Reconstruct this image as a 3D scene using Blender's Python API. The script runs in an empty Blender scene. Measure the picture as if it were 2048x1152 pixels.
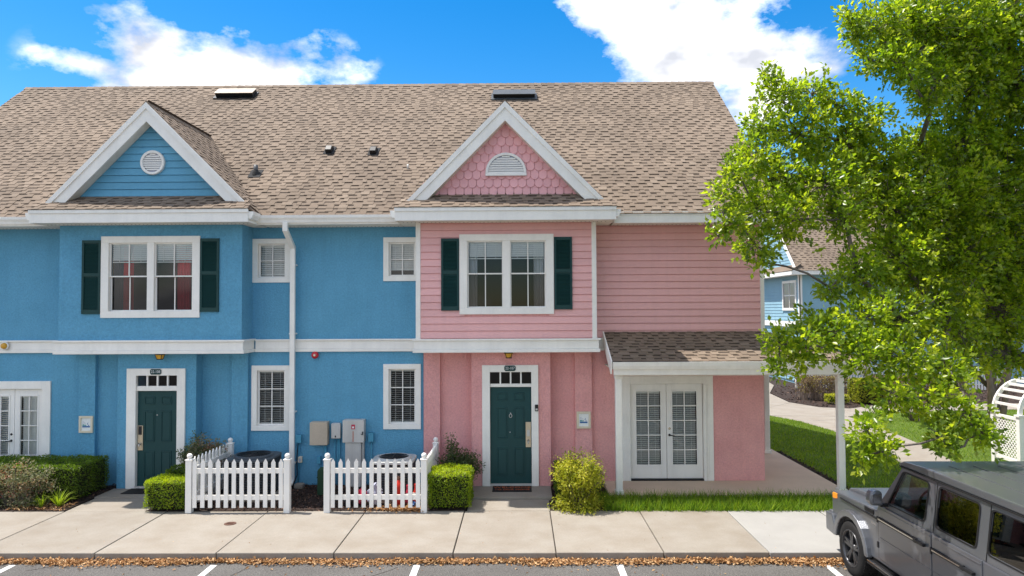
import bpy, math, random
import numpy as np
from mathutils import Vector, Matrix, Euler

random.seed(7)
rng = np.random.default_rng(11)
scene = bpy.context.scene
col = scene.collection
R = math.radians

# ------------------------------------------------------------------ camera
cam_d = bpy.data.cameras.new('camera')
cam = bpy.data.objects.new('camera', cam_d)
col.objects.link(cam)
cam_d.sensor_width = 36.0
cam_d.lens = 36.0 * 1420 / 2048
cam_d.clip_end = 6000
cam.matrix_world = (Matrix.Translation((0, -15.6, 3.8)) @ Matrix.Rotation(R(.65), 4, 'Z')
                    @ Matrix.Rotation(R(91.8), 4, 'X') @ Matrix.Rotation(-.005, 4, 'Z'))
scene.camera = cam

# ------------------------------------------------------------------ light
SUN = Vector((-.415, .105, 1.0)).normalized()       # towards the sun: left, a little behind the houses
sl = bpy.data.lights.new('sun', 'SUN')
sl.energy = 2.05
sl.angle = R(.53)
sl.color = (1.0, .95, .88)
so = bpy.data.objects.new('sun', sl)
col.objects.link(so)
so.rotation_euler = SUN.to_track_quat('Z', 'Y').to_euler()
so.location = (-20, 8, 40)

world = bpy.data.worlds.new('World')
scene.world = world
world.use_nodes = True
wn, wl = world.node_tree.nodes, world.node_tree.links
wn.clear()


def N(tree, typ, **kw):
    n = tree.nodes.new(typ)
    for k, v in kw.items():
        if k.startswith('i_'):
            key = k[2:]
            key = int(key) if key.isdigit() else key.replace('_', ' ')
            n.inputs[key].default_value = v
        else:
            setattr(n, k, v)
    return n


wt = world.node_tree
sky = N(wt, 'ShaderNodeTexSky', sky_type='NISHITA', sun_disc=False)
sky.sun_elevation = math.asin(SUN.z)
sky.sun_rotation = math.atan2(SUN.x, SUN.y)
sky.air_density = 1.0
sky.dust_density = .35
sky.ozone_density = 2.2
hsv = N(wt, 'ShaderNodeHueSaturation')
hsv.inputs['Saturation'].default_value = 1.5
hsv.inputs['Value'].default_value = .37
wl.new(sky.outputs[0], hsv.inputs['Color'])
tc = N(wt, 'ShaderNodeTexCoord')


def vmath(op, a, b=None):
    n = N(wt, 'ShaderNodeVectorMath', operation=op)
    for i, s in enumerate((a, b)):
        if s is None:
            continue
        if isinstance(s, (tuple, list)):
            n.inputs[i].default_value = s
        else:
            wl.new(s, n.inputs[i])
    return n


def fmath(op, a, b=None, clamp=False):
    n = N(wt, 'ShaderNodeMath', operation=op, use_clamp=clamp)
    for i, s in enumerate((a, b)):
        if s is None:
            continue
        if isinstance(s, (int, float)):
            n.inputs[i].default_value = s
        else:
            wl.new(s, n.inputs[i])
    return n.outputs[0]


dirv = vmath('NORMALIZE', tc.outputs['Generated']).outputs[0]


def cloud_noise(vec, scale, detail, rough, off=(0, 0, 0)):
    m = vmath('ADD', vec, off).outputs[0]
    n = N(wt, 'ShaderNodeTexNoise', i_Scale=scale, i_Detail=detail, i_Roughness=rough)
    wl.new(m, n.inputs['Vector'])
    return n.outputs['Fac']


sq = vmath('MULTIPLY', dirv, (1, 1, 1.7)).outputs[0]
big = cloud_noise(sq, 3.1, 3, .5, (3.1, .4, 1.7))          # cumulus all round, thickened out of view to add fill light
fine = cloud_noise(sq, 8.5, 9, .6)
soft = cloud_noise(sq, 7.0, 4, .5)
soft_up = cloud_noise(sq, 7.0, 4, .5, (-.03, .01, .06))     # the same field a step towards the sun: shades the undersides


def heap(c, r):                                               # one cumulus heap: direction of its middle, its half sizes
    d = vmath('SUBTRACT', dirv, tuple(Vector(c).normalized())).outputs[0]
    d = vmath('MULTIPLY', d, tuple(1 / k for k in r)).outputs[0]
    ln = N(wt, 'ShaderNodeVectorMath', operation='LENGTH')
    wl.new(d, ln.inputs[0])
    return fmath('SUBTRACT', 1.0, ln.outputs['Value'], clamp=True)


heaps = [heap(c, r) for c, r in (
    ((-.44, 1, .32), (.195, .35, .085)), ((-.52, 1, .37), (.085, .3, .06)), ((-.32, 1, .34), (.12, .3, .065)), ((-.62, 1, .355), (.06, .3, .025)),
    ((.25, 1, .42), (.175, .35, .09)), ((.13, 1, .445), (.085, .3, .06)), ((.35, 1, .36), (.12, .3, .06)), ((.21, 1, .355), (.10, .3, .065)), ((.33, 1, .30), (.055, .3, .06)))]
hm = heaps[0]
for h in heaps[1:]:
    hm = fmath('MAXIMUM', hm, h)
gen = fmath('MULTIPLY', fmath('SUBTRACT', big, .41, clamp=True), 5.0)
# the scattered field thins out around the two big heaps in the south, which stand in clear sky
ys = N(wt, 'ShaderNodeSeparateXYZ')
wl.new(dirv, ys.inputs[0])
front = fmath('MULTIPLY', fmath('SUBTRACT', ys.outputs['Y'], .60, clamp=True), 7.0, clamp=True)
gen = fmath('MULTIPLY', gen, fmath('SUBTRACT', 1.0, front, clamp=True))
hm2 = fmath('ADD', fmath('MULTIPLY', hm, .95), gen)


def dens(nz):
    s = fmath('ADD', hm2, fmath('MULTIPLY', fmath('SUBTRACT', nz, .5), 2.3))
    return fmath('MULTIPLY', fmath('SUBTRACT', s, .20), 2.1, clamp=True)


# no heap, no cloud: wisps only where a heap or the scattered field has some body
body = fmath('MULTIPLY', hm2, 5.0, clamp=True)
den = fmath('MULTIPLY', dens(fine), body)
sh = fmath('SUBTRACT', soft_up, soft)
lit = fmath('ADD', .66, fmath('MULTIPLY', sh, -2.2))
thick = fmath('MULTIPLY', hm2, .22)
lit = fmath('SUBTRACT', lit, thick, clamp=True)
ramp = N(wt, 'ShaderNodeValToRGB')
ramp.color_ramp.elements[0].position = .18
ramp.color_ramp.elements[0].color = (1.45, 1.5, 1.65, 1)
ramp.color_ramp.elements[1].position = .95
ramp.color_ramp.elements[1].color = (4.6, 4.5, 4.4, 1)
wl.new(lit, ramp.inputs[0])
mixc = N(wt, 'ShaderNodeMix', data_type='RGBA')
wl.new(den, mixc.inputs['Factor'])
wl.new(hsv.outputs[0], mixc.inputs['A'])
wl.new(ramp.outputs[0], mixc.inputs['B'])
bg = N(wt, 'ShaderNodeBackground')
bg.inputs['Strength'].default_value = .15
wl.new(mixc.outputs['Result'], bg.inputs['Color'])
wo = N(wt, 'ShaderNodeOutputWorld')
wl.new(bg.outputs[0], wo.inputs['Surface'])

vs = scene.view_settings
vs.view_transform = 'Standard'
vs.look = 'None'
vs.exposure = 1.85
vs.gamma = 1.0
vs.use_curve_mapping = False
scene.render.engine = 'CYCLES'
scene.cycles.max_bounces = 8
scene.cycles.transparent_max_bounces = 16

# ------------------------------------------------------------------ materials
MATS = {}


def mat(name, c, rough=.6, var=.08, vscale=1.5, fine=.06, fscale=40., bump=0., bscale=60., bdist=.01,
        rnd=.0, spec=.3, metal=0., c2=None, stretch=(1, 1, 1), coat=0., streak=0.):
    """base colour c, drifting towards c2 (or darker) in broad patches; fine grain; bump; rnd = spread between objects"""
    m = bpy.data.materials.new(name)
    m.use_nodes = True
    t = m.node_tree
    t.nodes.clear()
    out = N(t, 'ShaderNodeOutputMaterial')
    p = N(t, 'ShaderNodeBsdfPrincipled')
    p.inputs['Roughness'].default_value = rough
    p.inputs['Specular IOR Level'].default_value = spec
    p.inputs['Metallic'].default_value = metal
    p.inputs['Coat Weight'].default_value = coat
    p.inputs['Coat Roughness'].default_value = .06
    t.links.new(p.outputs[0], out.inputs['Surface'])
    g = N(t, 'ShaderNodeNewGeometry')
    mp = N(t, 'ShaderNodeVectorMath', operation='MULTIPLY')
    mp.inputs[1].default_value = stretch
    t.links.new(g.outputs['Position'], mp.inputs[0])
    n1 = N(t, 'ShaderNodeTexNoise', i_Scale=vscale, i_Detail=4., i_Roughness=.6)
    n2 = N(t, 'ShaderNodeTexNoise', i_Scale=fscale, i_Detail=3., i_Roughness=.6)
    for n in (n1, n2):
        t.links.new(mp.outputs[0], n.inputs['Vector'])
    mr = N(t, 'ShaderNodeMapRange')
    mr.inputs[1].default_value = .35
    mr.inputs[2].default_value = .7
    t.links.new(n1.outputs['Fac'], mr.inputs[0])
    mx = N(t, 'ShaderNodeMix', data_type='RGBA')
    mx.inputs['A'].default_value = (*c, 1)
    mx.inputs['B'].default_value = (*(c2 if c2 else [k * (1 - var * 2) for k in c]), 1)
    t.links.new(mr.outputs[0], mx.inputs['Factor'])
    # value factor from grain and per-object spread
    f1 = N(t, 'ShaderNodeMapRange')
    f1.inputs[1].default_value = .25
    f1.inputs[2].default_value = .75
    f1.inputs[3].default_value = 1 - fine
    f1.inputs[4].default_value = 1 + fine
    t.links.new(n2.outputs['Fac'], f1.inputs[0])
    val = f1.outputs[0]
    if rnd:
        oi = N(t, 'ShaderNodeObjectInfo')
        f2 = N(t, 'ShaderNodeMapRange')
        f2.inputs[3].default_value = 1 - rnd
        f2.inputs[4].default_value = 1 + rnd
        t.links.new(oi.outputs['Random'], f2.inputs[0])
        mm = N(t, 'ShaderNodeMath', operation='MULTIPLY')
        t.links.new(val, mm.inputs[0])
        t.links.new(f2.outputs[0], mm.inputs[1])
        val = mm.outputs[0]
    if streak:
        ms_ = N(t, 'ShaderNodeVectorMath', operation='MULTIPLY')
        ms_.inputs[1].default_value = (3.5, 3.5, .22)
        t.links.new(g.outputs['Position'], ms_.inputs[0])
        n4 = N(t, 'ShaderNodeTexNoise', i_Scale=1.6, i_Detail=5., i_Roughness=.65)
        t.links.new(ms_.outputs[0], n4.inputs['Vector'])
        f4 = N(t, 'ShaderNodeMapRange')
        f4.inputs[1].default_value = .45
        f4.inputs[2].default_value = .72
        f4.inputs[3].default_value = 1.0
        f4.inputs[4].default_value = 1 - streak
        t.links.new(n4.outputs['Fac'], f4.inputs[0])
        m4 = N(t, 'ShaderNodeMath', operation='MULTIPLY')
        t.links.new(val, m4.inputs[0])
        t.links.new(f4.outputs[0], m4.inputs[1])
        val = m4.outputs[0]
    sc = N(t, 'ShaderNodeVectorMath', operation='SCALE')
    t.links.new(mx.outputs['Result'], sc.inputs[0])
    t.links.new(val, sc.inputs['Scale'])
    t.links.new(sc.outputs[0], p.inputs['Base Color'])
    if bump:
        nb = N(t, 'ShaderNodeTexNoise', i_Scale=bscale, i_Detail=3., i_Roughness=.6)
        t.links.new(mp.outputs[0], nb.inputs['Vector'])
        b = N(t, 'ShaderNodeBump')
        b.inputs['Strength'].default_value = bump
        b.inputs['Distance'].default_value = bdist
        t.links.new(nb.outputs['Fac'], b.inputs['Height'])
        t.links.new(b.outputs[0], p.inputs['Normal'])
    MATS[name] = m
    return m


def tone_mat(name, stops, rough=.9, grain=.2, gscale=220., trans=0., trans_col=None, gloss=None, spread=.12, spec=.3):
    """colour picked by the mesh attribute «tone» (the piece's own shade of the mix), optional thin-leaf translucency"""
    m = bpy.data.materials.new(name)
    m.use_nodes = True
    t = m.node_tree
    t.nodes.clear()
    out = N(t, 'ShaderNodeOutputMaterial')
    p = N(t, 'ShaderNodeBsdfPrincipled')
    p.inputs['Roughness'].default_value = rough
    p.inputs['Specular IOR Level'].default_value = spec
    a = N(t, 'ShaderNodeAttribute', attribute_name='tone')
    r = N(t, 'ShaderNodeValToRGB')
    e = r.color_ramp.elements
    while len(e) < len(stops):
        e.new(.5)
    for el, (pos, c) in zip(e, stops):
        el.position = pos
        el.color = (*c, 1)
    t.links.new(a.outputs['Fac'], r.inputs[0])
    g = N(t, 'ShaderNodeNewGeometry')
    n = N(t, 'ShaderNodeTexNoise', i_Scale=gscale, i_Detail=2.)
    n3 = N(t, 'ShaderNodeTexNoise', i_Scale=.9, i_Detail=4.)
    for q in (n, n3):
        t.links.new(g.outputs['Position'], q.inputs['Vector'])
    f = N(t, 'ShaderNodeMapRange')
    f.inputs[1].default_value = .3
    f.inputs[2].default_value = .7
    f.inputs[3].default_value = 1 - grain
    f.inputs[4].default_value = 1 + grain
    t.links.new(n.outputs['Fac'], f.inputs[0])
    f3 = N(t, 'ShaderNodeMapRange')
    f3.inputs[1].default_value = .35
    f3.inputs[2].default_value = .65
    f3.inputs[3].default_value = 1 - spread
    f3.inputs[4].default_value = 1 + spread
    t.links.new(n3.outputs['Fac'], f3.inputs[0])
    mm = N(t, 'ShaderNodeMath', operation='MULTIPLY')
    t.links.new(f.outputs[0], mm.inputs[0])
    t.links.new(f3.outputs[0], mm.inputs[1])
    sc = N(t, 'ShaderNodeVectorMath', operation='SCALE')
    t.links.new(r.outputs[0], sc.inputs[0])
    t.links.new(mm.outputs[0], sc.inputs['Scale'])
    t.links.new(sc.outputs[0], p.inputs['Base Color'])
    if trans:
        tr = N(t, 'ShaderNodeBsdfTranslucent')
        ms = N(t, 'ShaderNodeMixShader')
        ms.inputs[0].default_value = trans
        tcol = N(t, 'ShaderNodeVectorMath', operation='MULTIPLY')
        tcol.inputs[1].default_value = trans_col
        t.links.new(sc.outputs[0], tcol.inputs[0])
        t.links.new(tcol.outputs[0], tr.inputs['Color'])
        t.links.new(p.outputs[0], ms.inputs[1])
        t.links.new(tr.outputs[0], ms.inputs[2])
        t.links.new(ms.outputs[0], out.inputs['Surface'])
    else:
        t.links.new(p.outputs[0], out.inputs['Surface'])
    MATS[name] = m
    return m


def glass_mat(name, tint, refl=1.0, rough=.01):
    m = bpy.data.materials.new(name)
    m.use_nodes = True
    t = m.node_tree
    t.nodes.clear()
    out = N(t, 'ShaderNodeOutputMaterial')
    tr = N(t, 'ShaderNodeBsdfTransparent')
    tr.inputs[0].default_value = (*tint, 1)
    gl = N(t, 'ShaderNodeBsdfGlossy')
    gl.inputs['Roughness'].default_value = rough
    fr = N(t, 'ShaderNodeFresnel', i_IOR=1.5)
    mu = N(t, 'ShaderNodeMath', operation='MULTIPLY', use_clamp=True)
    mu.inputs[1].default_value = refl
    t.links.new(fr.outputs[0], mu.inputs[0])
    ms = N(t, 'ShaderNodeMixShader')
    t.links.new(mu.outputs[0], ms.inputs[0])
    t.links.new(tr.outputs[0], ms.inputs[1])
    t.links.new(gl.outputs[0], ms.inputs[2])
    t.links.new(ms.outputs[0], out.inputs['Surface'])
    MATS[name] = m


mat('blue_stucco', (.128, .365, .545), streak=0.06, rough=.85, var=.05, fine=.13, fscale=26, bump=1., bscale=34, bdist=.02, c2=(.11, .33, .495))
mat('blue_siding', (.125, .37, .545), streak=0.05, rough=.6, var=.04, fine=.05, fscale=60, bump=.2, bscale=90, bdist=.003, stretch=(.15, 1, 1), rnd=.05)
mat('pink_stucco', (.80, .40, .385), streak=0.055, rough=.85, var=.05, fine=.12, fscale=26, bump=1., bscale=34, bdist=.02, c2=(.72, .345, .335))
mat('pink_siding', (.84, .465, .45), streak=0.05, rough=.6, var=.04, fine=.05, fscale=60, bump=.2, bscale=90, bdist=.003, stretch=(.15, 1, 1), rnd=.045)
mat('pink_scale', (.84, .44, .45), .6, var=.04, fine=.05, fscale=60, bump=.2, bscale=90, bdist=.003, rnd=.06)
mat('white_trim', (.90, .87, .81), streak=0.06, rough=.5, var=.04, fine=.025, fscale=25, vscale=2.5)
mat('cream_soffit', (.78, .73, .64), streak=0.1, rough=.6, var=.05, fine=.06, fscale=9)
mat('gutter_white', (.90, .875, .82), streak=0.08, rough=.4, var=.05, vscale=3, fine=.02)
mat('white_vinyl', (.88, .85, .80), streak=0.07, rough=.35, var=.03, fine=.015)
mat('shutter_green', (.010, .052, .050), .5, var=.08, fine=.03)
mat('door_green', (.011, .060, .062), .42, var=.08, fine=.05, fscale=60, stretch=(1, 1, .15), bump=.1, bscale=120, bdist=.002)
mat('brass', (.62, .52, .38), .35, metal=.6, var=.05)
mat('dark_metal', (.035, .035, .04), .4, metal=.5, var=.1)
mat('blind_white', (.88, .87, .82), .55, var=.03)
mat('curtain_red', (.80, .03, .06), .8, var=.1, fine=.1, fscale=15, stretch=(1, 1, .1))
mat('curtain_navy', (.02, .05, .10), .8, var=.1)
mat('curtain_white', (.72, .73, .74), .8, var=.08, fine=.08, fscale=15, stretch=(1, 1, .1))
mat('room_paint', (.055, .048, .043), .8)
glass_mat('glass', (.92, .94, .94), 1.0)
glass_mat('screened_glass', (.50, .47, .47), .9)
glass_mat('car_glass', (.14, .15, .15), 1.5)
glass_mat('front_glass', (.42, .46, .45), 1.4)
mat('concrete', (.292, .261, .220), .88, var=.07, vscale=1.7, fine=.085, fscale=32, bump=.2, bscale=90, bdist=.004, c2=(.246, .210, .168), rnd=.035)
mat('new_concrete', (.335, .322, .302), .88, var=.05, vscale=1.6, fine=.05, fscale=70, bump=.12, bscale=150, bdist=.003)
mat('porch_concrete', (.62, .48, .365), .85, var=.06, vscale=1.3, fine=.06, fscale=70)
mat('flashing', (.035, .035, .036), .9)
mat('joint_dirt', (.05, .04, .032), .95)
mat('asphalt', (.118, .112, .104), .9, var=.1, vscale=.7, fine=.75, fscale=55, bump=.7, bscale=70, bdist=.008, c2=(.094, .088, .082))
mat('stripe_paint', (.74, .74, .72), .7, var=.12, vscale=9, fine=.12, fscale=60)
mat('soil', (.048, .032, .025), .95, var=.2, vscale=5, fine=.3, fscale=40, bump=1., bscale=30, bdist=.03)
mat('turf', (.11, .17, .018), .95, var=.2, vscale=2, fine=.35, fscale=60, bump=1., bscale=60, bdist=.03)
mat('far_ground', (.11, .115, .085), .95, var=.2, vscale=.05)
mat('bark', (.17, .14, .115), .9, var=.2, vscale=6, fine=.2, fscale=30, bump=1., bscale=25, bdist=.03, stretch=(1, 1, .25))
mat('pale_bark', (.30, .23, .18), .85, var=.2, vscale=6, fine=.2, fscale=30, bump=.6, bscale=25, bdist=.02, stretch=(1, 1, .25))
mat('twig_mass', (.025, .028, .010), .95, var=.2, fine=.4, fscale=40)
mat('tan_metal', (.52, .43, .33), streak=0.12, rough=.5, var=.05)
mat('grey_metal', (.60, .58, .54), streak=0.12, rough=.5, var=.06, fine=.03)
mat('blue_paint', (.075, .30, .44), .5, var=.05)
mat('bell_red', (.55, .018, .03), .3, coat=.6)
mat('label_red', (.55, .04, .08), .5)
mat('label_orange', (.55, .10, .03), .5)
mat('label_white', (.8, .8, .8), .5)
mat('plaque_green', (.012, .055, .055), .4)
mat('amber_glass', (.70, .36, .03), .3, spec=.5)
mat('ac_dark', (.075, .085, .095), .45, var=.1)
mat('ac_light', (.55, .55, .52), .45, var=.06)
mat('pedestal_green', (.020, .060, .028), .55, var=.1)
mat('rubber', (.016, .015, .015), .8, var=.15, fine=.2, fscale=60)
mat('mat_orange', (.45, .12, .05), .9)
mat('iron_rust', (.13, .065, .045), .85, var=.2, vscale=10)
mat('red_plastic', (.60, .035, .02), .4, var=.1)
mat('blue_plastic', (.03, .10, .28), .4)
mat('sign_cream', (.74, .66, .50), .55, var=.05)
mat('paper', (.80, .82, .80), .5, var=.02)
mat('ink_blue', (.03, .14, .38), .5)
mat('ink_green', (.02, .30, .30), .5)
mat('ink_grey', (.45, .46, .58), .5)
mat('car_paint', (.165, .172, .190), .34, var=.02, fine=.01, metal=.6, coat=.4, spec=.5)
mat('car_black', (.014, .014, .015), .42, var=.05)
mat('chrome', (.62, .62, .63), .2, metal=1.)
mat('rim_grey', (.085, .085, .09), .35, metal=.7)
mat('amber_lens', (.85, .30, .03), .25, spec=.5)
mat('seat_leather', (.03, .03, .032), .6)
mat('far_blue', (.27, .45, .54), .7, var=.05, rnd=.03)
tone_mat('shingles', [(0, (.026, .019, .015)), (.3, (.120, .087, .063)), (.65, (.200, .152, .112)), (1, (.26, .203, .154))], grain=.16, gscale=130., spread=.12)
tone_mat('oak_leaf', [(0, (.062, .120, .012)), (.45, (.215, .305, .018)), (1, (.44, .47, .034))], rough=.32, grain=.1, gscale=8, trans=.60, trans_col=(1.75, 1.8, .8), spec=.6)
tone_mat('hedge_leaf', [(0, (.055, .095, .010)), (.5, (.165, .255, .011)), (1, (.42, .48, .015))], rough=.5, grain=.12, gscale=10, trans=.45, trans_col=(1.6, 1.65, .7), spec=.4)
tone_mat('nandina_leaf', [(0, (.050, .080, .030)), (.4, (.11, .15, .055)), (.72, (.30, .27, .17)), (1, (.36, .06, .04))], rough=.5, grain=.1, gscale=10, trans=.35, trans_col=(1.4, 1.3, .9))
tone_mat('gold_leaf', [(0, (.080, .125, .012)), (.5, (.26, .30, .020)), (1, (.55, .50, .06))], rough=.5, grain=.1, gscale=10, trans=.4, trans_col=(1.5, 1.5, .7))
tone_mat('brown_leaf', [(0, (.10, .065, .045)), (.6, (.22, .15, .10)), (.85, (.34, .30, .06)), (1, (.60, .48, .03))], rough=.7, grain=.1, gscale=10, trans=.25, trans_col=(1.2, 1.2, .8))
tone_mat('grass_blade', [(0, (.060, .125, .010)), (.5, (.145, .255, .016)), (1, (.30, .36, .03))], rough=.6, grain=.1, gscale=6, trans=.4, trans_col=(1.6, 1.65, .7))
tone_mat('dry_leaf', [(0, (.15, .068, .025)), (.5, (.42, .225, .092)), (1, (.60, .41, .22))], rough=.8, grain=.1, gscale=30, trans=.15, trans_col=(1.2, 1., .8))
tone_mat('mulch_chip', [(0, (.020, .012, .010)), (.6, (.075, .042, .030)), (1, (.17, .105, .075))], rough=.95, grain=.1, gscale=30)

# ------------------------------------------------------------------ mesh helpers
ORG = {}


class MB:
    def __init__(s):
        s.v, s.f = [], []

    def add(s, vs, fs):
        b = len(s.v)
        s.v += [tuple(p) for p in vs]
        s.f += [tuple(b + i for i in f) for f in fs]
        return s

    def box(s, x0, x1, y0, y1, z0, z1):
        x0, x1 = min(x0, x1), max(x0, x1)
        y0, y1 = min(y0, y1), max(y0, y1)
        z0, z1 = min(z0, z1), max(z0, z1)
        return s.add([(x0, y0, z0), (x1, y0, z0), (x1, y1, z0), (x0, y1, z0), (x0, y0, z1), (x1, y0, z1), (x1, y1, z1), (x0, y1, z1)],
                     [(0, 3, 2, 1), (4, 5, 6, 7), (0, 1, 5, 4), (1, 2, 6, 5), (2, 3, 7, 6), (3, 0, 4, 7)])

    def prism(s, pts, a, b, axis='y'):
        """polygon pts in the plane across axis, swept from a to b; pts in (x,z) for y, (y,z) for x, (x,y) for z"""
        n = len(pts)
        def P(p, t):
            return (p[0], t, p[1]) if axis == 'y' else (t, p[0], p[1]) if axis == 'x' else (p[0], p[1], t)
        vs = [P(p, a) for p in pts] + [P(p, b) for p in pts]
        ar = sum(pts[i][0] * pts[(i + 1) % n][1] - pts[(i + 1) % n][0] * pts[i][1] for i in range(n))
        flip = (ar < 0) ^ (b < a) ^ (axis == 'y')
        lo, hi = tuple(range(n))[::-1], tuple(range(n, 2 * n))
        fs = [lo, hi] + [(i, (i + 1) % n, n + (i + 1) % n, n + i) for i in range(n)]
        if flip:
            fs = [f[::-1] for f in fs]
        return s.add(vs, fs)

    def poly(s, *pts):
        return s.add(pts, [tuple(range(len(pts)))])

    def slab(s, pts, n, t):
        """3d polygon given thickness t against direction n"""
        n = Vector(n).normalized() * t
        k = len(pts)
        vs = [Vector(p) for p in pts] + [Vector(p) - n for p in pts]
        return s.add(vs, [tuple(range(k)), tuple(range(2 * k - 1, k - 1, -1))] + [(i, k + i, k + (i + 1) % k, (i + 1) % k) for i in range(k)])

    def tube(s, pts, rad, n=8, cap=True):
        pts = [Vector(p) for p in pts]
        if not hasattr(rad, '__len__'):
            rad = [rad] * len(pts)
        rings = []
        prev = None
        for i, p in enumerate(pts):
            d = (pts[min(i + 1, len(pts) - 1)] - pts[max(i - 1, 0)]).normalized()
            if prev is None:
                u = d.orthogonal().normalized()
            else:
                u = (prev - d * prev.dot(d))
                u = u.normalized() if u.length > 1e-6 else d.orthogonal().normalized()
            prev = u
            w = d.cross(u)
            rings.append([p + (u * math.cos(2 * math.pi * k / n) + w * math.sin(2 * math.pi * k / n)) * rad[i] for k in range(n)])
        vs = [q for r in rings for q in r]
        fs = [(i * n + k, i * n + (k + 1) % n, (i + 1) * n + (k + 1) % n, (i + 1) * n + k) for i in range(len(pts) - 1) for k in range(n)]
        if cap:
            fs += [tuple(range(n))[::-1], tuple(range((len(pts) - 1) * n, len(pts) * n))]
        return s.add(vs, fs)

    def lathe(s, prof, c, n=20, axis='z', a0=0., a1=2 * math.pi):
        """profile of (radius, height) turned round an axis through c"""
        full = abs(a1 - a0 - 2 * math.pi) < 1e-6
        m = n if full else n + 1
        vs = []
        for r, h in prof:
            for k in range(m):
                a = a0 + (a1 - a0) * k / n
                p = (r * math.cos(a), r * math.sin(a), h)
                if axis == 'y':
                    p = (p[0], p[2], p[1])
                elif axis == 'x':
                    p = (p[2], p[0], p[1])
                vs.append((c[0] + p[0], c[1] + p[1], c[2] + p[2]))
        fs = []
        for i in range(len(prof) - 1):
            for k in range(n if full else n):
                k2 = (k + 1) % m if full else k + 1
                f = (i * m + k, i * m + k2, (i + 1) * m + k2, (i + 1) * m + k)
                fs.append(f if axis != 'y' else f[::-1])
        return s.add(vs, fs)

    def ball(s, c, r, n=14, sq=1.0):
        return s.lathe([(max(1e-4, r * math.sin(math.pi * i / 8)), -r * sq * math.cos(math.pi * i / 8)) for i in range(9)], c, n)

    def mesh(s, name, smooth=False, org=(0, 0, 0)):
        me = bpy.data.meshes.new(name)
        me.from_pydata([(p[0] - org[0], p[1] - org[1], p[2] - org[2]) for p in s.v], [], s.f)
        if smooth:
            me.polygons.foreach_set('use_smooth', [True] * len(me.polygons))
        me.update()
        return me

    def build(s, name, m, parent=None, smooth=False, bevel=0, loc=None):
        """one mesh object in world coordinates; a child keeps its thing's origin, a lone thing gets its own at its base"""
        if parent is not None:
            org = ORG[parent.name]
        elif loc is not None:
            org = loc
        else:
            a = np.array(s.v)
            org = ((a[:, 0].min() + a[:, 0].max()) / 2, (a[:, 1].min() + a[:, 1].max()) / 2, a[:, 2].min())
        o = bpy.data.objects.new(name, s.mesh(name, smooth, org))
        o.data.materials.append(MATS[m])
        col.objects.link(o)
        ORG[o.name] = org
        if parent is not None:
            o.parent = parent
        else:
            o.location = org
        if bevel:
            b = o.modifiers.new('bevel', 'BEVEL')
            b.width = bevel
            b.segments = 2
            b.limit_method = 'ANGLE'
        return o


def thing(name, label, cat, loc=(0, 0, 0), group=None):
    o = bpy.data.objects.new(name, None)
    o.empty_display_size = .2
    col.objects.link(o)
    o.location = loc
    ORG[o.name] = tuple(loc)
    return tag(o, label, cat, group)


def tag(o, label, cat, group=None):
    o['label'] = label
    o['category'] = cat
    if group:
        o['group'] = group
    return o


def struct(o):
    o['kind'] = 'structure'
    return o


def stuff(o, label=None, cat=None):
    o['kind'] = 'stuff'
    if label:
        tag(o, label, cat)
    return o


def piece(name, me, parent, loc, rot=None, scale=None):
    """an object that shares its mesh with its like"""
    o = bpy.data.objects.new(name, me)
    col.objects.link(o)
    o.parent = parent
    g = ORG[parent.name]
    o.location = (loc[0] - g[0], loc[1] - g[1], loc[2] - g[2])
    if rot is not None:
        o.rotation_euler = rot
    if scale is not None:
        o.scale = scale
    return o


def np_mesh(name, V, F, m, parent=None, tone=None, org=(0, 0, 0), smooth=False):
    """mesh from arrays: V (n,3), F (k,3 or 4); tone = one value per face"""
    V = np.asarray(V, dtype=np.float32) - np.array(ORG[parent.name] if parent is not None else org, dtype=np.float32)
    F = np.asarray(F, dtype=np.int32)
    k = F.shape[1]
    me = bpy.data.meshes.new(name)
    me.vertices.add(len(V))
    me.vertices.foreach_set('co', V.ravel())
    me.loops.add(F.size)
    me.loops.foreach_set('vertex_index', F.ravel())
    me.polygons.add(len(F))
    me.polygons.foreach_set('loop_start', np.arange(0, F.size, k, dtype=np.int32))
    me.update(calc_edges=True)
    if tone is not None:
        at = me.attributes.new('tone', 'FLOAT', 'FACE')
        at.data.foreach_set('value', np.asarray(tone, dtype=np.float32))
    if smooth:
        me.polygons.foreach_set('use_smooth', np.ones(len(F), dtype=bool))
    me.materials.append(MATS[m])
    o = bpy.data.objects.new(name, me)
    col.objects.link(o)
    if parent is not None:
        o.parent = parent
        ORG[o.name] = ORG[parent.name]
    else:
        o.location = org
        ORG[o.name] = tuple(org)
    return o


def unit(a):
    return a / np.maximum(np.linalg.norm(a, axis=1, keepdims=True), 1e-6)


def leaves(P, size, axis, nor, aspect=.5, fold=.25):
    """folded rhombic leaves: base, left, tip, right; two triangles each"""
    n = len(P)
    axis = unit(axis)
    side = unit(np.cross(nor, axis))
    up = np.cross(axis, side)
    s = np.asarray(size)[:, None] * np.ones((n, 1))
    V = np.empty((n, 4, 3))
    V[:, 0] = P
    V[:, 1] = P + axis * s * .5 + side * s * aspect * .5 + up * s * fold * .35
    V[:, 2] = P + axis * s
    V[:, 3] = P + axis * s * .5 - side * s * aspect * .5 + up * s * fold * .35
    b = (np.arange(n) * 4)[:, None]
    F = np.concatenate([b + [0, 2, 1], b + [0, 3, 2]], axis=0)
    return V.reshape(-1, 3), F


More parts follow.
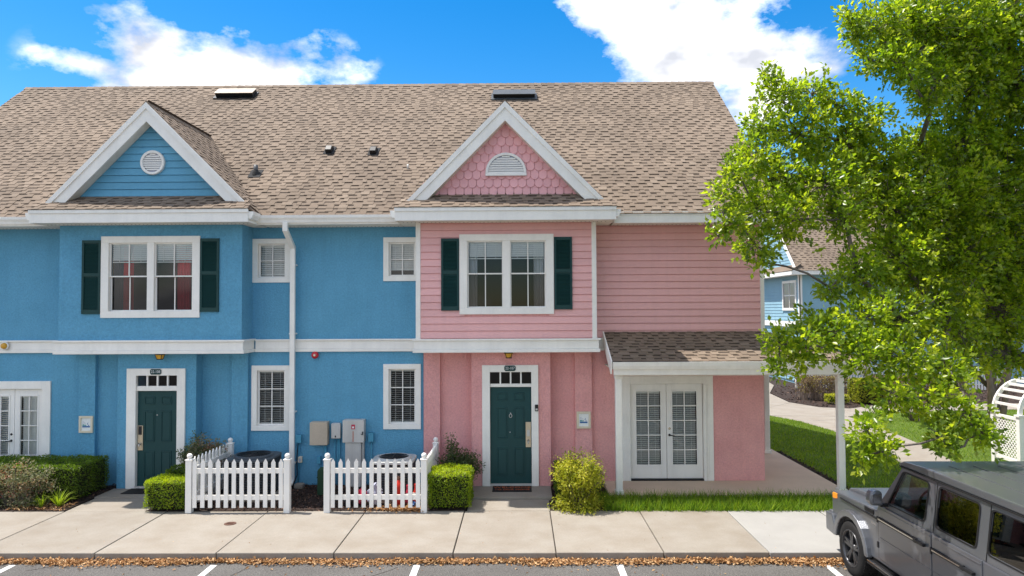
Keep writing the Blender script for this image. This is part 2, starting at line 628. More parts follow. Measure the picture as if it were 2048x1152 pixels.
def text_mesh(s, size, extrude=.002):
    c = bpy.data.curves.new('text', 'FONT')
    c.body = s
    c.size = size
    c.extrude = extrude
    c.align_x = 'CENTER'
    c.align_y = 'CENTER'
    c.resolution_u = 3
    o = bpy.data.objects.new('text', c)
    col.objects.link(o)
    bpy.context.view_layer.update()
    me = bpy.data.meshes.new_from_object(o.evaluated_get(bpy.context.evaluated_depsgraph_get()))
    bpy.data.objects.remove(o)
    bpy.data.curves.remove(c)
    return me


def lettering(s, size, m, parent, loc, rot=(math.pi / 2, 0, 0), sx=1., name='lettering'):
    me = text_mesh(s, size)
    me.materials.clear()
    me.materials.append(MATS[m])
    return piece(name, me, parent, loc, rot, (sx, 1, 1))


def wall(mb, x0, x1, z0, z1, yf, yb, holes=()):
    """upright wall facing -y with rectangular holes and their reveals"""
    xs = sorted({x0, x1, *[min(max(h[i], x0), x1) for h in holes for i in (0, 1)]})
    zs = sorted({z0, z1, *[min(max(h[i], z0), z1) for h in holes for i in (2, 3)]})
    def solid(i, j):
        if i < 0 or j < 0 or i >= len(xs) - 1 or j >= len(zs) - 1:
            return False
        cx, cz = (xs[i] + xs[i + 1]) / 2, (zs[j] + zs[j + 1]) / 2
        return not any(h[0] < cx < h[1] and h[2] < cz < h[3] for h in holes)
    for i in range(len(xs) - 1):
        for j in range(len(zs) - 1):
            if not solid(i, j):
                continue
            a, b, c, d = xs[i], xs[i + 1], zs[j], zs[j + 1]
            mb.poly((a, yf, c), (b, yf, c), (b, yf, d), (a, yf, d))
            mb.poly((b, yb, c), (a, yb, c), (a, yb, d), (b, yb, d))
            if not solid(i - 1, j): mb.poly((a, yb, c), (a, yf, c), (a, yf, d), (a, yb, d))
            if not solid(i + 1, j): mb.poly((b, yf, c), (b, yb, c), (b, yb, d), (b, yf, d))
            if not solid(i, j - 1): mb.poly((a, yb, c), (b, yb, c), (b, yf, c), (a, yf, c))
            if not solid(i, j + 1): mb.poly((a, yf, d), (b, yf, d), (b, yb, d), (a, yb, d))
    return mb

# ------------------------------------------------------------------ the ground, road, pavements
def sheet(name, x0, x1, y0, y1, z, m, n=1):
    return struct(MB().poly((x0, y0, z), (x1, y0, z), (x1, y1, z), (x0, y1, z)).build(name, m, loc=(0, 0, 0)))


sheet('ground', -3000, 3000, -3000, 3000, -.30, 'far_ground')
road = sheet('parking_lot', -90, 90, -130, -4.30, -.13, 'asphalt')
ORG[road.name] = (0, 0, 0)
for cx in (-11.05, -7.92, -4.77, -1.615, 1.51, 4.68, 7.83):
    MB().poly((cx - .05, -9.6, -.126), (cx + .05, -9.6, -.126), (cx + .05, -4.50 - .03 * random.random(), -.126), (cx - .05, -4.52, -.126)).build('parking_stripe', 'stripe_paint', road)
# cracks in the asphalt
for pts in (((-7.55, -4.75), (-7.4, -4.66), (-7.27, -4.55)), ((-4.35, -5.2), (-4.33, -4.95), (-4.26, -4.8), (-4.2, -4.55)), ((-2.5, -5.1), (-2.2, -4.95), (-2.0, -4.75), (-1.9, -4.6))):
    mb = MB()
    for (a, b), (c, d) in zip(pts, pts[1:]):
        w = .005
        dx, dy = d - b, a - c
        l = math.hypot(dx, dy)
        dx, dy = dx / l * w, dy / l * w
        mb.poly((a - dx, b - dy, -.127), (a + dx, b + dy, -.127), (c + dx, d + dy, -.127), (c - dx, d - dy, -.127))
    mb.build('asphalt_crack', 'joint_dirt', road)
soil = sheet('planting_soil', -40, 60, -4.26, 60, -.035, 'soil')

walk = struct(MB().box(-26, 20, -4.29, -2.03, -.28, -.03).build('sidewalk', 'joint_dirt', loc=(0, 0, 0)))
jx = [-25.8, -23.9, -22.0, -20.1, -18.2, -16.3, -14.4, -12.5, -10.6, -8.72, -6.75, -4.82, -2.955, -1.075, .545, 2.235, 3.88, 5.6, 7.3, 9.0, 10.7, 12.4, 14.1, 15.8, 17.5]
for i, (a, b) in enumerate(zip(jx, jx[1:])):
    MB().box(a + .008, b - .008, -4.33, -2.0, -.26, 0 - .004 * (i % 3 == 1)).build('paving_slab', 'new_concrete' if abs(a - 3.88) < .1 or abs(a - 5.6) < .1 else 'concrete', walk, bevel=.012)
MB().box(-1.03, .555, -1.995, -1.205, -.2, -.002).build('paving_slab', 'concrete', walk, bevel=.008)
MB().box(-8.72, -7.18, -1.995, -1.02, -.2, -.002).build('paving_slab', 'concrete', walk, bevel=.008)
MB().box(-8.76, -7.10, -1.01, -.29, -.2, .012).build('paving_slab', 'concrete', walk, bevel=.008)
MB().box(-1.06, .63, -1.19, -.29, -.2, .05).build('door_step', 'concrete', walk, bevel=.012)
porch_floor = struct(MB().prism([(1.78, -1.2), (6.66, -1.2), (6.66, 3.5), (5.32, 3.5), (5.32, 0), (1.78, 0)], -.2, .08, 'z').build('porch_slab', 'porch_concrete', loc=(0, 0, 0)))

PATH = [(9.2, -2.0), (10.62, -2.0), (10.62, 1.85), (10.8, 2.73), (11.17, 4.77), (11.47, 7.34), (11.48, 9.6), (13.2, 10.6), (18, 11.2), (24, 11.4), (24, 13.0), (15.5, 12.8), (13.7, 12.4), (12.47, 11.6), (11.5, 12.0),
        (10.9, 13.5), (11.2, 16.6), (12.6, 20), (13.4, 24.5), (11.4, 24.5), (9.4, 20), (7.6, 16), (6.4, 13.6), (6.4, 12.0), (8.86, 9.87), (9.42, 8.6), (9.69, 6.7), (9.67, 5.5), (9.48, 3.4), (9.3, 1.8)]
path = struct(MB().prism(PATH, -.2, .012, 'z').build('garden_path', 'concrete', loc=(0, 0, 0)))
for a, b in (((9.3, .1), (10.62, .1)), ((9.36, 2.2), (10.7, 2.25)), ((9.6, 4.6), (11.1, 4.5)), ((9.69, 6.7), (11.4, 6.9)), ((9.42, 8.6), (11.48, 9.0)), ((8.86, 9.87), (11.48, 9.62)), ((9.5, 11.9), (10.95, 13.4)), ((13.5, 10.75), (13.6, 12.3))):
    dx, dy = b[1] - a[1], a[0] - b[0]
    l = math.hypot(dx, dy) / .008
    MB().poly((a[0] - dx / l, a[1] - dy / l, .015), (b[0] - dx / l, b[1] - dy / l, .015), (b[0] + dx / l, b[1] + dy / l, .015), (a[0] + dx / l, a[1] + dy / l, .015)).build('paving_joint', 'joint_dirt', path)


def inpoly(x, y, poly):
    c = np.zeros(len(x), bool)
    for (x0, y0), (x1, y1) in zip(poly, poly[1:] + poly[:1]):
        if y0 == y1:
            continue
        t = (y0 > y) != (y1 > y)
        c ^= t & (x < (x1 - x0) * (y - y0) / (y1 - y0) + x0)
    return c


# ------------------------------------------------------------------ the two townhouses
BLUE = thing('blue_townhouse', 'bright blue stucco townhouse with green front door, siding gable and round vent', 'house', (-8.2, 0, 0))
PINK = thing('pink_townhouse', 'pink townhouse with fish-scale gable, corner porch and green front door', 'house', (1.6, 0, 0))
EAVE_Y, EAVE_Z, RIDGE_Y, SL = -.60, 5.86, 5.0, .814
RIDGE_Z = EAVE_Z + SL * (RIDGE_Y - EAVE_Y)
PARTY = -2.16
HL, HR = -14.3, 5.297


def blind(parent, x0, x1, z0, z1, y, pitch=.042, tilt=.6, slats_to=None):
    mb = MB()
    mb.box(x0, x1, y - .02, y + .02, z1 - .035, z1)
    zb = slats_to if slats_to is not None else z0
    mb.box(x0 + .003, x1 - .003, y - .014, y + .014, zb, zb + .022)
    z = z1 - .05
    h = .02
    while z > zb + .035:
        a, b = h * math.cos(tilt), h * math.sin(tilt)
        mb.slab([(x0 + .004, y - a, z - b), (x1 - .004, y - a, z - b), (x1 - .004, y + a, z + b), (x0 + .004, y + a, z + b)], (0, -.5, 1), .0025)
        z -= pitch
    for xx in (x0 + (x1 - x0) * .2, x0 + (x1 - x0) * .8):
        mb.box(xx - .004, xx + .004, y - .024, y - .022, zb, z1)
    return mb.build('blind', 'blind_white', parent)


def curtain(parent, x0, x1, z0, z1, y, m, amp=.025, seed=0):
    n = 28
    rr = random.Random(seed)
    ph = rr.random() * 6
    pts = [(x0 + (x1 - x0) * i / n, y + amp * math.sin(ph + i * 1.15) + amp * .5 * math.sin(i * .47)) for i in range(n + 1)]
    mb = MB()
    for (a, b), (c, d) in zip(pts, pts[1:]):
        mb.poly((a, b, z0), (c, d, z0), (c, d, z1), (a, b, z1))
    return mb.build('curtain', m, parent, smooth=True)


def glazing(parent, x0, x1, z0, z1, y, cols, rows, glass='glass', mw=.02, fr=.03):
    """sash frame, muntins and single panes in an opening"""
    mb = MB()
    mb.box(x0, x1, y, y + .04, z0, z0 + fr).box(x0, x1, y, y + .04, z1 - fr, z1)
    mb.box(x0, x0 + fr, y, y + .04, z0 + fr, z1 - fr).box(x1 - fr, x1, y, y + .04, z0 + fr, z1 - fr)
    mb.build('sash', 'white_vinyl', parent)
    a0, a1, b0, b1 = x0 + fr, x1 - fr, z0 + fr, z1 - fr
    for i in range(1, cols):
        c = a0 + (a1 - a0) * i / cols
        MB().box(c - mw / 2, c + mw / 2, y + .006, y + .034, b0, b1).build('muntin', 'white_vinyl', parent)
    for j in range(1, rows):
        c = b0 + (b1 - b0) * j / rows
        MB().box(a0, a1, y + .009, y + .031, c - mw / 2, c + mw / 2).build('muntin', 'white_vinyl', parent)
    for i in range(cols):
        for j in range(rows):
            pa, pb = a0 + (a1 - a0) * i / cols, a0 + (a1 - a0) * (i + 1) / cols
            qa, qb = b0 + (b1 - b0) * j / rows, b0 + (b1 - b0) * (j + 1) / rows
            MB().poly((pa, y + .02, qa), (pb, y + .02, qa), (pb, y + .02, qb), (pa, y + .02, qb)).build('pane', glass, parent)


def trim_frame(x0, x1, z0, z1, y, tw, tt, tb, out=.035, name='window', parent=None, m='white_trim', lip=True):
    mb = MB()
    mb.box(x0, x1, y - out, y + .06, z1 - tt, z1)
    if tb:
        mb.box(x0, x1, y - out, y + .06, z0, z0 + tb)
    mb.box(x0, x0 + tw, y - out, y + .06, z0 + tb, z1 - tt).box(x1 - tw, x1, y - out, y + .06, z0 + tb, z1 - tt)
    return mb.build(name, m, parent, bevel=.006)


def small_window(h, x0, x1, z0, z1, y, rows, tw=.12, down=None, tilt=.6):
    w = trim_frame(x0, x1, z0, z1, y, tw, .11, .11, parent=h)
    a0, a1, b0, b1 = x0 + tw, x1 - tw, z0 + .11, z1 - .11
    glazing(w, a0, a1, b0, b1, y + .055, 2, rows, fr=.032)
    blind(w, a0 + .02, a1 - .02, b0 + .03, b1 - .02, y + .135, slats_to=down, tilt=tilt)
    return w


def bay_window(h, x0, x1, z0, z1, y):
    tw, t, mu = .165, .14, .145
    w = trim_frame(x0, x1, z0, z1, y, tw, t, t, parent=h)
    mid = (x0 + x1) / 2
    MB().box(mid - mu / 2, mid + mu / 2, y - .02, y + .07, z0 + t, z1 - t).build('mullion', 'white_trim', w)
    zm = z1 - t - (z1 - z0 - 2 * t) * .487
    for a, b in ((x0 + tw, mid - mu / 2), (mid + mu / 2, x1 - tw)):
        glazing(w, a, b, zm - .02, z1 - t, y + .02, 2, 1, 'glass', fr=.026)
        glazing(w, a, b, z0 + t, zm + .012, y + .062, 2, 1, 'screened_glass', fr=.026)
    return w


def shutter(h, x0, x1, z0, z1, y):
    s = .045
    zm = z0 + (z1 - z0) * .53
    mb = MB()
    mb.box(x0, x0 + s, y - .035, y + .004, z0, z1).box(x1 - s, x1, y - .035, y + .004, z0, z1)
    for a, b in ((z0, z0 + .09), (zm - .035, zm + .035), (z1 - .06, z1)):
        mb.box(x0 + s, x1 - s, y - .033, y + .004, a, b)
    o = mb.build('shutter', 'shutter_green', h)
    lv = MB()
    lv.box(x0 + s, x1 - s, y - .006, y + .003, z0 + .09, z1 - .06)
    z = z0 + .10
    while z < z1 - .075:
        if abs(z + .012 - zm) > .045:
            lv.slab([(x0 + s, y - .028, z), (x1 - s, y - .028, z), (x1 - s, y - .006, z + .022), (x0 + s, y - .006, z + .022)], (0, -1, .8), .005)
        z += .0285
    stuff(lv.build('louvers', 'shutter_green', o))
    return o


def front_door(h, x0, x1, d0, d1, zsill, zdoor, zt0, zt1, ztop, y, hand):
    """x0..x1 the white surround, d0..d1 the door; hand = side of the lock"""
    sur = MB()
    sur.box(x0, d0, y - .045, y + .06, zsill, ztop).box(d1, x1, y - .045, y + .06, zsill, ztop)
    sur.box(d0, d1, y - .045, y + .06, zt1, ztop).box(d0, d1, y - .01, y + .08, zdoor, zt0)
    s = sur.build('door_surround', 'white_trim', h, bevel=.006)
    MB().box(d0, d1, y - .03, y + .10, zsill, zsill + .035).build('threshold', 'grey_metal', s)
    n = 4
    w = (d1 - d0)
    t = MB().box(d0, d1, y + .0, y + .05, zt0, zt0 + .014).build('transom', 'white_trim', h)
    for i in range(1, n):
        c = d0 + w * i / n
        MB().box(c - .016, c + .016, y + .0, y + .05, zt0 + .014, zt1).build('muntin', 'white_trim', t)
    for i in range(n):
        MB().poly((d0 + w * i / n, y + .035, zt0), (d0 + w * (i + 1) / n, y + .035, zt0), (d0 + w * (i + 1) / n, y + .035, zt1), (d0 + w * i / n, y + .035, zt1)).build('pane', 'glass', t)
    z0 = zsill + .035
    H = zdoor - z0
    d = MB().box(d0 + .004, d1 - .004, y + .05, y + .09, z0 + .004, zdoor - .004).build('door', 'door_green', h, bevel=.004)
    for a, b in ((.165, .425), (.575, .835)):
        for p, q in ((.09, .37), (.465, .79), (.855, .94)):
            xa, xb, za, zb = d0 + w * a, d0 + w * b, z0 + H * p, z0 + H * q
            m = MB()
            e = .022
            for (ax, bx, az, bz) in ((xa, xb, zb - e, zb), (xa, xb, za, za + e), (xa, xa + e, za + e, zb - e), (xb - e, xb, za + e, zb - e)):
                m.box(ax, bx, y + .036, y + .051, az, bz)
            m.box(xa + e + .012, xb - e - .012, y + .041, y + .051, za + e + .012, zb - e - .012)
            m.build('door_panel', 'door_green', d, bevel=.009)
    px = d1 - .068 if hand > 0 else d0 + .068
    lk = MB()
    lk.box(px - .058, px + .058, y + .028, y + .051, z0 + H * .375, z0 + H * .635)
    lk.build('lock_plate', 'brass', d, bevel=.006)
    kp = MB()
    if hand > 0:
        kp.box(px - .033, px + .033, y + .012, y + .030, z0 + H * .49, z0 + H * .555)
    else:
        kp.box(px - .034, px + .034, y + .012, y + .030, z0 + H * .54, z0 + H * .63)
    kp.build('keypad', 'grey_metal' if hand > 0 else 'dark_metal', d, bevel=.004)
    lv = MB().lathe([(.024, 0), (.024, .05), (.016, .055), (.001, .056)], (px, y + .028 - .055, z0 + H * .445), 14, 'y')
    lv.tube([(px, y - .025, z0 + H * .445), (px - hand * .01, y - .03, z0 + H * .415)], [.014, .011], 8)
    lv.build('lever', 'grey_metal', d, smooth=True)
    kn = MB().tube([(d0 + w * .495 + .03 * math.sin(k * .7), y + .03, z0 + H * .70 + .04 * math.cos(k * .7)) for k in range(10)], .006, 6)
    kn.ball((d0 + w * .495, y + .036, z0 + H * .725), .014, 8)
    if hand > 0:
        kn.build('knocker', 'grey_metal', d, smooth=True)
    MB().lathe([(.001, -.004), (.012, -.004), (.012, .01)], (d0 + w * .48, y + .045, z0 + H * (.53 if hand > 0 else .745)), 10, 'y').build('peephole', 'grey_metal', d)
    return d


def french_door(h, x0, x1, i0, i1, z0, ztop, zin, y, name='door_surround', mid=None, handle_leaf=1, closed=None):
    sur = MB()
    sur.box(x0, i0, y - .035, y + .06, z0, ztop).box(i1, x1, y - .035, y + .06, z0, ztop).box(i0, i1, y - .035, y + .06, zin, ztop)
    s = sur.build(name, 'white_trim', h, bevel=.006)
    MB().box(i0, i1, y - .02, y + .10, z0, z0 + .03).build('threshold', 'dark_metal', s)
    mid = (i0 + i1) / 2 if mid is None else mid
    for k, (a, b) in enumerate(((i0 + .01, mid - .004), (mid + .004, i1 - .01))):
        st, tr_, br = .125, .165, .30
        g0, g1, h0, h1 = a + st, b - st, z0 + .04 + br, zin - tr_
        m = MB()
        m.box(a, g0, y + .03, y + .075, z0 + .04, zin - .008).box(g1, b, y + .03, y + .075, z0 + .04, zin - .008)
        m.box(g0, g1, y + .03, y + .075, z0 + .04, h0).box(g0, g1, y + .03, y + .075, h1, zin - .008)
        lf = m.build('french_door', 'white_vinyl', h, bevel=.004)
        bd = MB()
        e = .03
        for q in ((g0 - e, g1 + e, h1, h1 + e), (g0 - e, g1 + e, h0 - e, h0), (g0 - e, g0, h0, h1), (g1, g1 + e, h0, h1)):
            bd.box(q[0], q[1], y + .018, y + .031, q[2], q[3])
        bd.build('glazing_bead', 'white_vinyl', lf)
        c = (g0 + g1) / 2
        MB().box(c - .01, c + .01, y + .034, y + .066, h0, h1).build('muntin', 'white_vinyl', lf)
        for j in range(1, 5):
            zz = h0 + (h1 - h0) * j / 5
            MB().box(g0, g1, y + .037, y + .063, zz - .01, zz + .01).build('muntin', 'white_vinyl', lf)
        for j in range(5):
            for (u, v) in ((g0, c), (c, g1)):
                MB().poly((u, y + .05, h0 + (h1 - h0) * j / 5), (v, y + .05, h0 + (h1 - h0) * j / 5), (v, y + .05, h0 + (h1 - h0) * (j + 1) / 5), (u, y + .05, h0 + (h1 - h0) * (j + 1) / 5)).build('pane', 'glass', lf)
        blind(lf, g0 + .005, g1 - .005, h0 + .01, h1 - .005, y + .11, tilt=1.2 if k == closed else .62)
        if k == handle_leaf:
            hx = a + .06 if handle_leaf == 1 else b - .06
            hd = MB().lathe([(.028, .02), (.028, 0), (.018, -.012), (.001, -.014)], (hx, y + .03, z0 + 1.12), 12, 'y')
            hd.build('deadbolt', 'dark_metal' if handle_leaf == 0 else 'brass', lf, smooth=True)
            lv = MB().lathe([(.028, .02), (.028, 0), (.012, -.01), (.012, -.05), (.001, -.05)], (hx, y + .03, z0 + .98), 12, 'y')
            lv.tube([(hx, y - .015, z0 + .98), (hx + .05 * (1 if handle_leaf else -1), y - .02, z0 + .975), (hx + .10 * (1 if handle_leaf else -1), y - .015, z0 + .97)], [.012, .01, .008], 8)
            lv.build('lever', 'dark_metal', lf, smooth=True)
    return s


# ---- walls
def hole(x0, x1, z0, z1, tw, t):
    return (x0 + tw - .012, x1 - tw + .012, z0 + t - .012, z1 - t + .012)


BW = (-8.91, -6.794, 3.681, 5.417)           # blue bay window trim
PW = (-1.278, .713, 3.718, 5.412)
W1, W2 = (-5.902, -5.065, 4.438, 5.406), (-3.008, -2.196, 4.456, 5.42)
L1, L2 = (-5.906, -5.062, 1.191, 2.615), (-3.007, -2.184, 1.214, 2.636)
wall(MB(), HL, PARTY + .032, -.2, 5.72, 0, .16, [hole(*W1, .12, .11), hole(*W2, .12, .11), hole(*L1, .12, .11), hole(*L2, .12, .11), (-8.30, -7.385, 0, 2.45), (-11.83, -10.52, -.02, 2.13), (-9.67, -6.05, 3.1, 5.6)]).build('wall', 'blue_stucco', BLUE)
wall(MB(), PARTY + .034, HR, -.2, 5.72, 0, .16, [(-.67, .245, 0, 2.49), (2.38, 3.985, .06, 2.19), (-2.04, 1.45, 3.1, 5.6)]).build('wall', 'pink_stucco', PINK)
# side and back walls
MB().box(HL - .003, HL + .16, .162, 10, -.2, 5.72).build('side_wall', 'blue_stucco', BLUE)
MB().box(HL, PARTY + .032, 9.84, 10.003, -.2, 5.72).build('back_wall', 'blue_stucco', BLUE)
MB().box(HR - .16, HR + .003, .162, 10, -.2, 5.72).prism([(.0, 5.72), (9.9, 5.72), (RIDGE_Y, RIDGE_Z - .25)], HR - .16, HR + .003, 'x').build('side_wall', 'pink_stucco', PINK)
MB().box(PARTY + .034, HR, 9.84, 10.003, -.2, 5.72).build('back_wall', 'pink_stucco', PINK)
MB().prism([(.0, 5.72), (9.9, 5.72), (RIDGE_Y, RIDGE_Z - .25)], HL - .003, HL + .16, 'x').build('gable_wall', 'blue_stucco', BLUE)
# rooms behind the windows
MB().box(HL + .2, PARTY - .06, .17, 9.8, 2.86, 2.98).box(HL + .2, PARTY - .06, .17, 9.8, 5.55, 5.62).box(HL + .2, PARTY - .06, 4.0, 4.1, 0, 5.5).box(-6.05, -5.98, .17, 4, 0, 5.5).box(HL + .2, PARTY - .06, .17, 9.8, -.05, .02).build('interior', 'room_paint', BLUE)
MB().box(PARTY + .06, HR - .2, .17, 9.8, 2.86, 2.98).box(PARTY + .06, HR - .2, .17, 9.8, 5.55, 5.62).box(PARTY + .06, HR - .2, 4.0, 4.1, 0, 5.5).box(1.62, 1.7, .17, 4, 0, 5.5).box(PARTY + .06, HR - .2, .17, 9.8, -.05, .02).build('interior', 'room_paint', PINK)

BAYS = ((BLUE, -9.816, -5.904, BW, 'blue_stucco', -7.84), (PINK, -2.19, 1.60, PW, 'pink_stucco', -.295))
for h, x0, x1, w, m, cx in BAYS:
    b = wall(MB(), x0, x1, 3.02, 5.70, -.60, -.45, [hole(*w, .165, .14)])
    b.box(x0, x0 + .14, -.449, -.002, 3.02, 5.70).box(x1 - .14, x1, -.449, -.002, 3.02, 5.70).box(x0 + .14, x1 - .14, -.449, -.002, 3.02, 3.1).box(x0 + .14, x1 - .14, -.449, -.002, 5.6, 5.70)
    b.build('bay_wall', m, h)
    bay_window(h, *w, -.60 - (.022 if h is PINK else 0))
    # belt band round the foot of the bay: cap, board, lower step
    e = .07
    for (z0, z1, o) in ((3.165, 3.205, .085), (2.985, 3.165, .05), (2.915, 2.985, .075)):
        MB().box(x0 - o, x1 + o, -.60 - o, -.0, z0, z1).build('belt_board', 'white_trim', h, bevel=.008)
    MB().box(x0 - .02, x1 + .02, -.58, -.001, 2.93, 2.96).build('bay_soffit', 'white_trim', h)
for h, segs in ((BLUE, ((HL, -9.9), (-5.82, PARTY - .10))), (PINK, ((1.69, 1.83),))):
    for a, b in segs:
        for (z0, z1, o) in ((3.155, 3.19, .075), (2.98, 3.155, .04), (2.913, 2.98, .06)):
            MB().box(a, b, -o, .02, z0, z1).build('belt_board', 'white_trim', h, bevel=.008)
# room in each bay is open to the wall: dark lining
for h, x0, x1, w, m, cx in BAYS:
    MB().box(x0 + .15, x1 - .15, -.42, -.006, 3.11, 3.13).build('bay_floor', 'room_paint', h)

# piers and the raised panel round each front door
def pier(h, x0, x1, y, m, holes=()):
    wall(MB(), x0, x1, -.1, 2.914, y, -.001, holes).build('pier' if not holes else 'entry_panel', m, h)


pier(BLUE, -8.704, -7.0, -.30, 'blue_stucco', [(-8.30, -7.385, -.2, 2.45)])
pier(BLUE, -9.677, -9.314, -.10, 'blue_stucco')
pier(BLUE, -6.313, -5.962, -.10, 'blue_stucco')
pier(PINK, -1.055, .64, -.30, 'pink_stucco', [(-.67, .245, -.2, 2.49)])
pier(PINK, -2.104, -1.755, -.10, 'pink_stucco')
pier(PINK, 1.18, 1.549, -.10, 'pink_stucco')
front_door(BLUE, -8.49, -7.222, -8.287, -7.40, .013, 2.10, 2.19, 2.432, 2.584, -.30, -1)
front_door(PINK, -.826, .38, -.657, .23, .052, 2.156, 2.21, 2.477, 2.626, -.30, 1)
# windows in the main wall
small_window(BLUE, *W1, 0, 2, down=4.60, tilt=.95)
small_window(BLUE, *W2, 0, 2, down=4.70, tilt=1.1)
small_window(BLUE, *L1, 0, 3, tilt=.25)
small_window(BLUE, *L2, 0, 3, tilt=.1)
french_door(PINK, 2.207, 4.19, 2.39, 3.975, .083, 2.353, 2.18, 0)
MB().box(3.985, 4.03, -.06, -.036, .085, 2.17).box(4.06, 4.085, -.055, -.036, .085, 2.17).build('jamb_moulding', 'white_trim', PINK, bevel=.006)
french_door(BLUE, -12.03, -10.346, -11.82, -10.53, 0, 2.292, 2.12, 0, handle_leaf=0, closed=1)
# blinds and curtains behind the bay windows
for o in list(BLUE.children) + list(PINK.children):
    if o.name.split('.')[0] == 'window' and len(o.children) > 12:
        w, red = (BW, True) if o.parent is BLUE else (PW, False)
        mid = (w[0] + w[1]) / 2
        for a, b in ((w[0] + .2, mid - .09), (mid + .09, w[1] - .2)):
            blind(o, a, b, 0, w[3] - .15, -.525, slats_to=w[3] - (.56 if red else .52), tilt=1.15)
        if red:
            for a, b, m in ((w[0] + .19, w[0] + .40, 'curtain_navy'), (w[0] + .40, w[0] + .62, 'curtain_red'), (w[1] - .57, w[1] - .25, 'curtain_red'), (w[1] - .25, w[1] - .17, 'curtain_navy')):
                curtain(o, a, b, w[2] + .1, w[3] - .2, -.455, m, seed=int(a * 100))
        else:
            for a, b in ((w[0] + .17, w[0] + .37), (w[1] - .42, w[1] - .18)):
                curtain(o, a, b, w[2] + .1, w[3] - .2, -.455, 'curtain_white', seed=int(a * 100))
for h, x0, x1, z0, z1, y in ((BLUE, -9.317, -8.918, 3.765, 5.335, -.60), (BLUE, -6.79, -6.39, 3.80, 5.36, -.60), (PINK, -1.665, -1.286, 3.80, 5.325, -.622), (PINK, .721, 1.10, 3.815, 5.345, -.622)):
    shutter(h, x0, x1, z0, z1, y)

# lap siding, board by board
def lap(h, x0, x1, z0, z1, y, m, gaps=(), pitch=.152, clip=None):
    z = z0
    while z < z1 - .02:
        t = min(z + pitch, z1)
        spans = [(x0, x1)]
        for g in gaps:
            if g[2] < t and g[3] > z:
                spans = [q for a, b in spans for q in ((a, min(b, g[0])), (max(a, g[1]), b)) if q[1] - q[0] > .02]
        for a, b in spans:
            if clip:
                a0, b0, a1, b1 = (*clip(z), *clip(t))
                if b0 - a0 < .05:
                    continue
                if b1 - a1 < .02:
                    a1, b1 = (a0 + b0) / 2 - .01, (a0 + b0) / 2 + .01
            else:
                a0 = a1 = a
                b0 = b1 = b
            lo, hi = .028, .010
            zg = z + .010
            MB().add([(a0, y - lo, zg), (b0, y - lo, zg), (b1, y - hi, t), (a1, y - hi, t), (a0, y + .004, zg), (b0, y + .004, zg), (b1, y + .004, t), (a1, y + .004, t)],
                     [(0, 1, 2, 3), (0, 4, 5, 1), (3, 2, 6, 7), (0, 3, 7, 4), (1, 5, 6, 2)]).build('siding_board', m, h)
        z += pitch


lap(PINK, -2.11, 1.52, 3.21, 5.68, -.60, 'pink_siding', [(PW[0] + .1, PW[1] - .1, PW[2] + .1, PW[3] - .1)])
lap(PINK, 1.61, 5.26, 3.195, 5.68, 0, 'pink_siding')
MB().box(-2.195, -2.105, -.635, -.595, 3.206, 5.672).box(1.515, 1.605, -.635, -.595, 3.206, 5.672).box(1.600, 1.612, -.634, -.0, 3.206, 5.672).box(-2.203, -2.19, -.634, -.0, 3.206, 5.672).build('corner_board', 'white_trim', PINK)
MB().box(5.25, HR + .035, -.04, .002, 3.0, 5.672).box(HR + .004, HR + .035, .003, .1, 3.0, 5.672).build('corner_board', 'white_trim', PINK)

# ---- roofs
SHW = (.10, .13, .16, .19, .23)
TILE = {}


def shingle_mesh(w, k):
    key = (w, k)
    if key not in TILE:
        e, a, b = .145, .018, .0095
        V = [(0, 0, a), (w, 0, a), (w, e, b), (0, e, b), (0, 0, 0), (w, 0, 0), (w, e, 0), (0, e, 0)]
        F = [(0, 1, 2, 3), (0, 4, 5, 1), (0, 3, 7, 4), (1, 5, 6, 2)]
        me = bpy.data.meshes.new('shingle')
        me.from_pydata(V, [], F)
        at = me.attributes.new('tone', 'FLOAT', 'FACE')
        at.data.foreach_set('value', [k] * 4)
        me.materials.append(MATS['shingles'])
        TILE[key] = me
    return TILE[key]


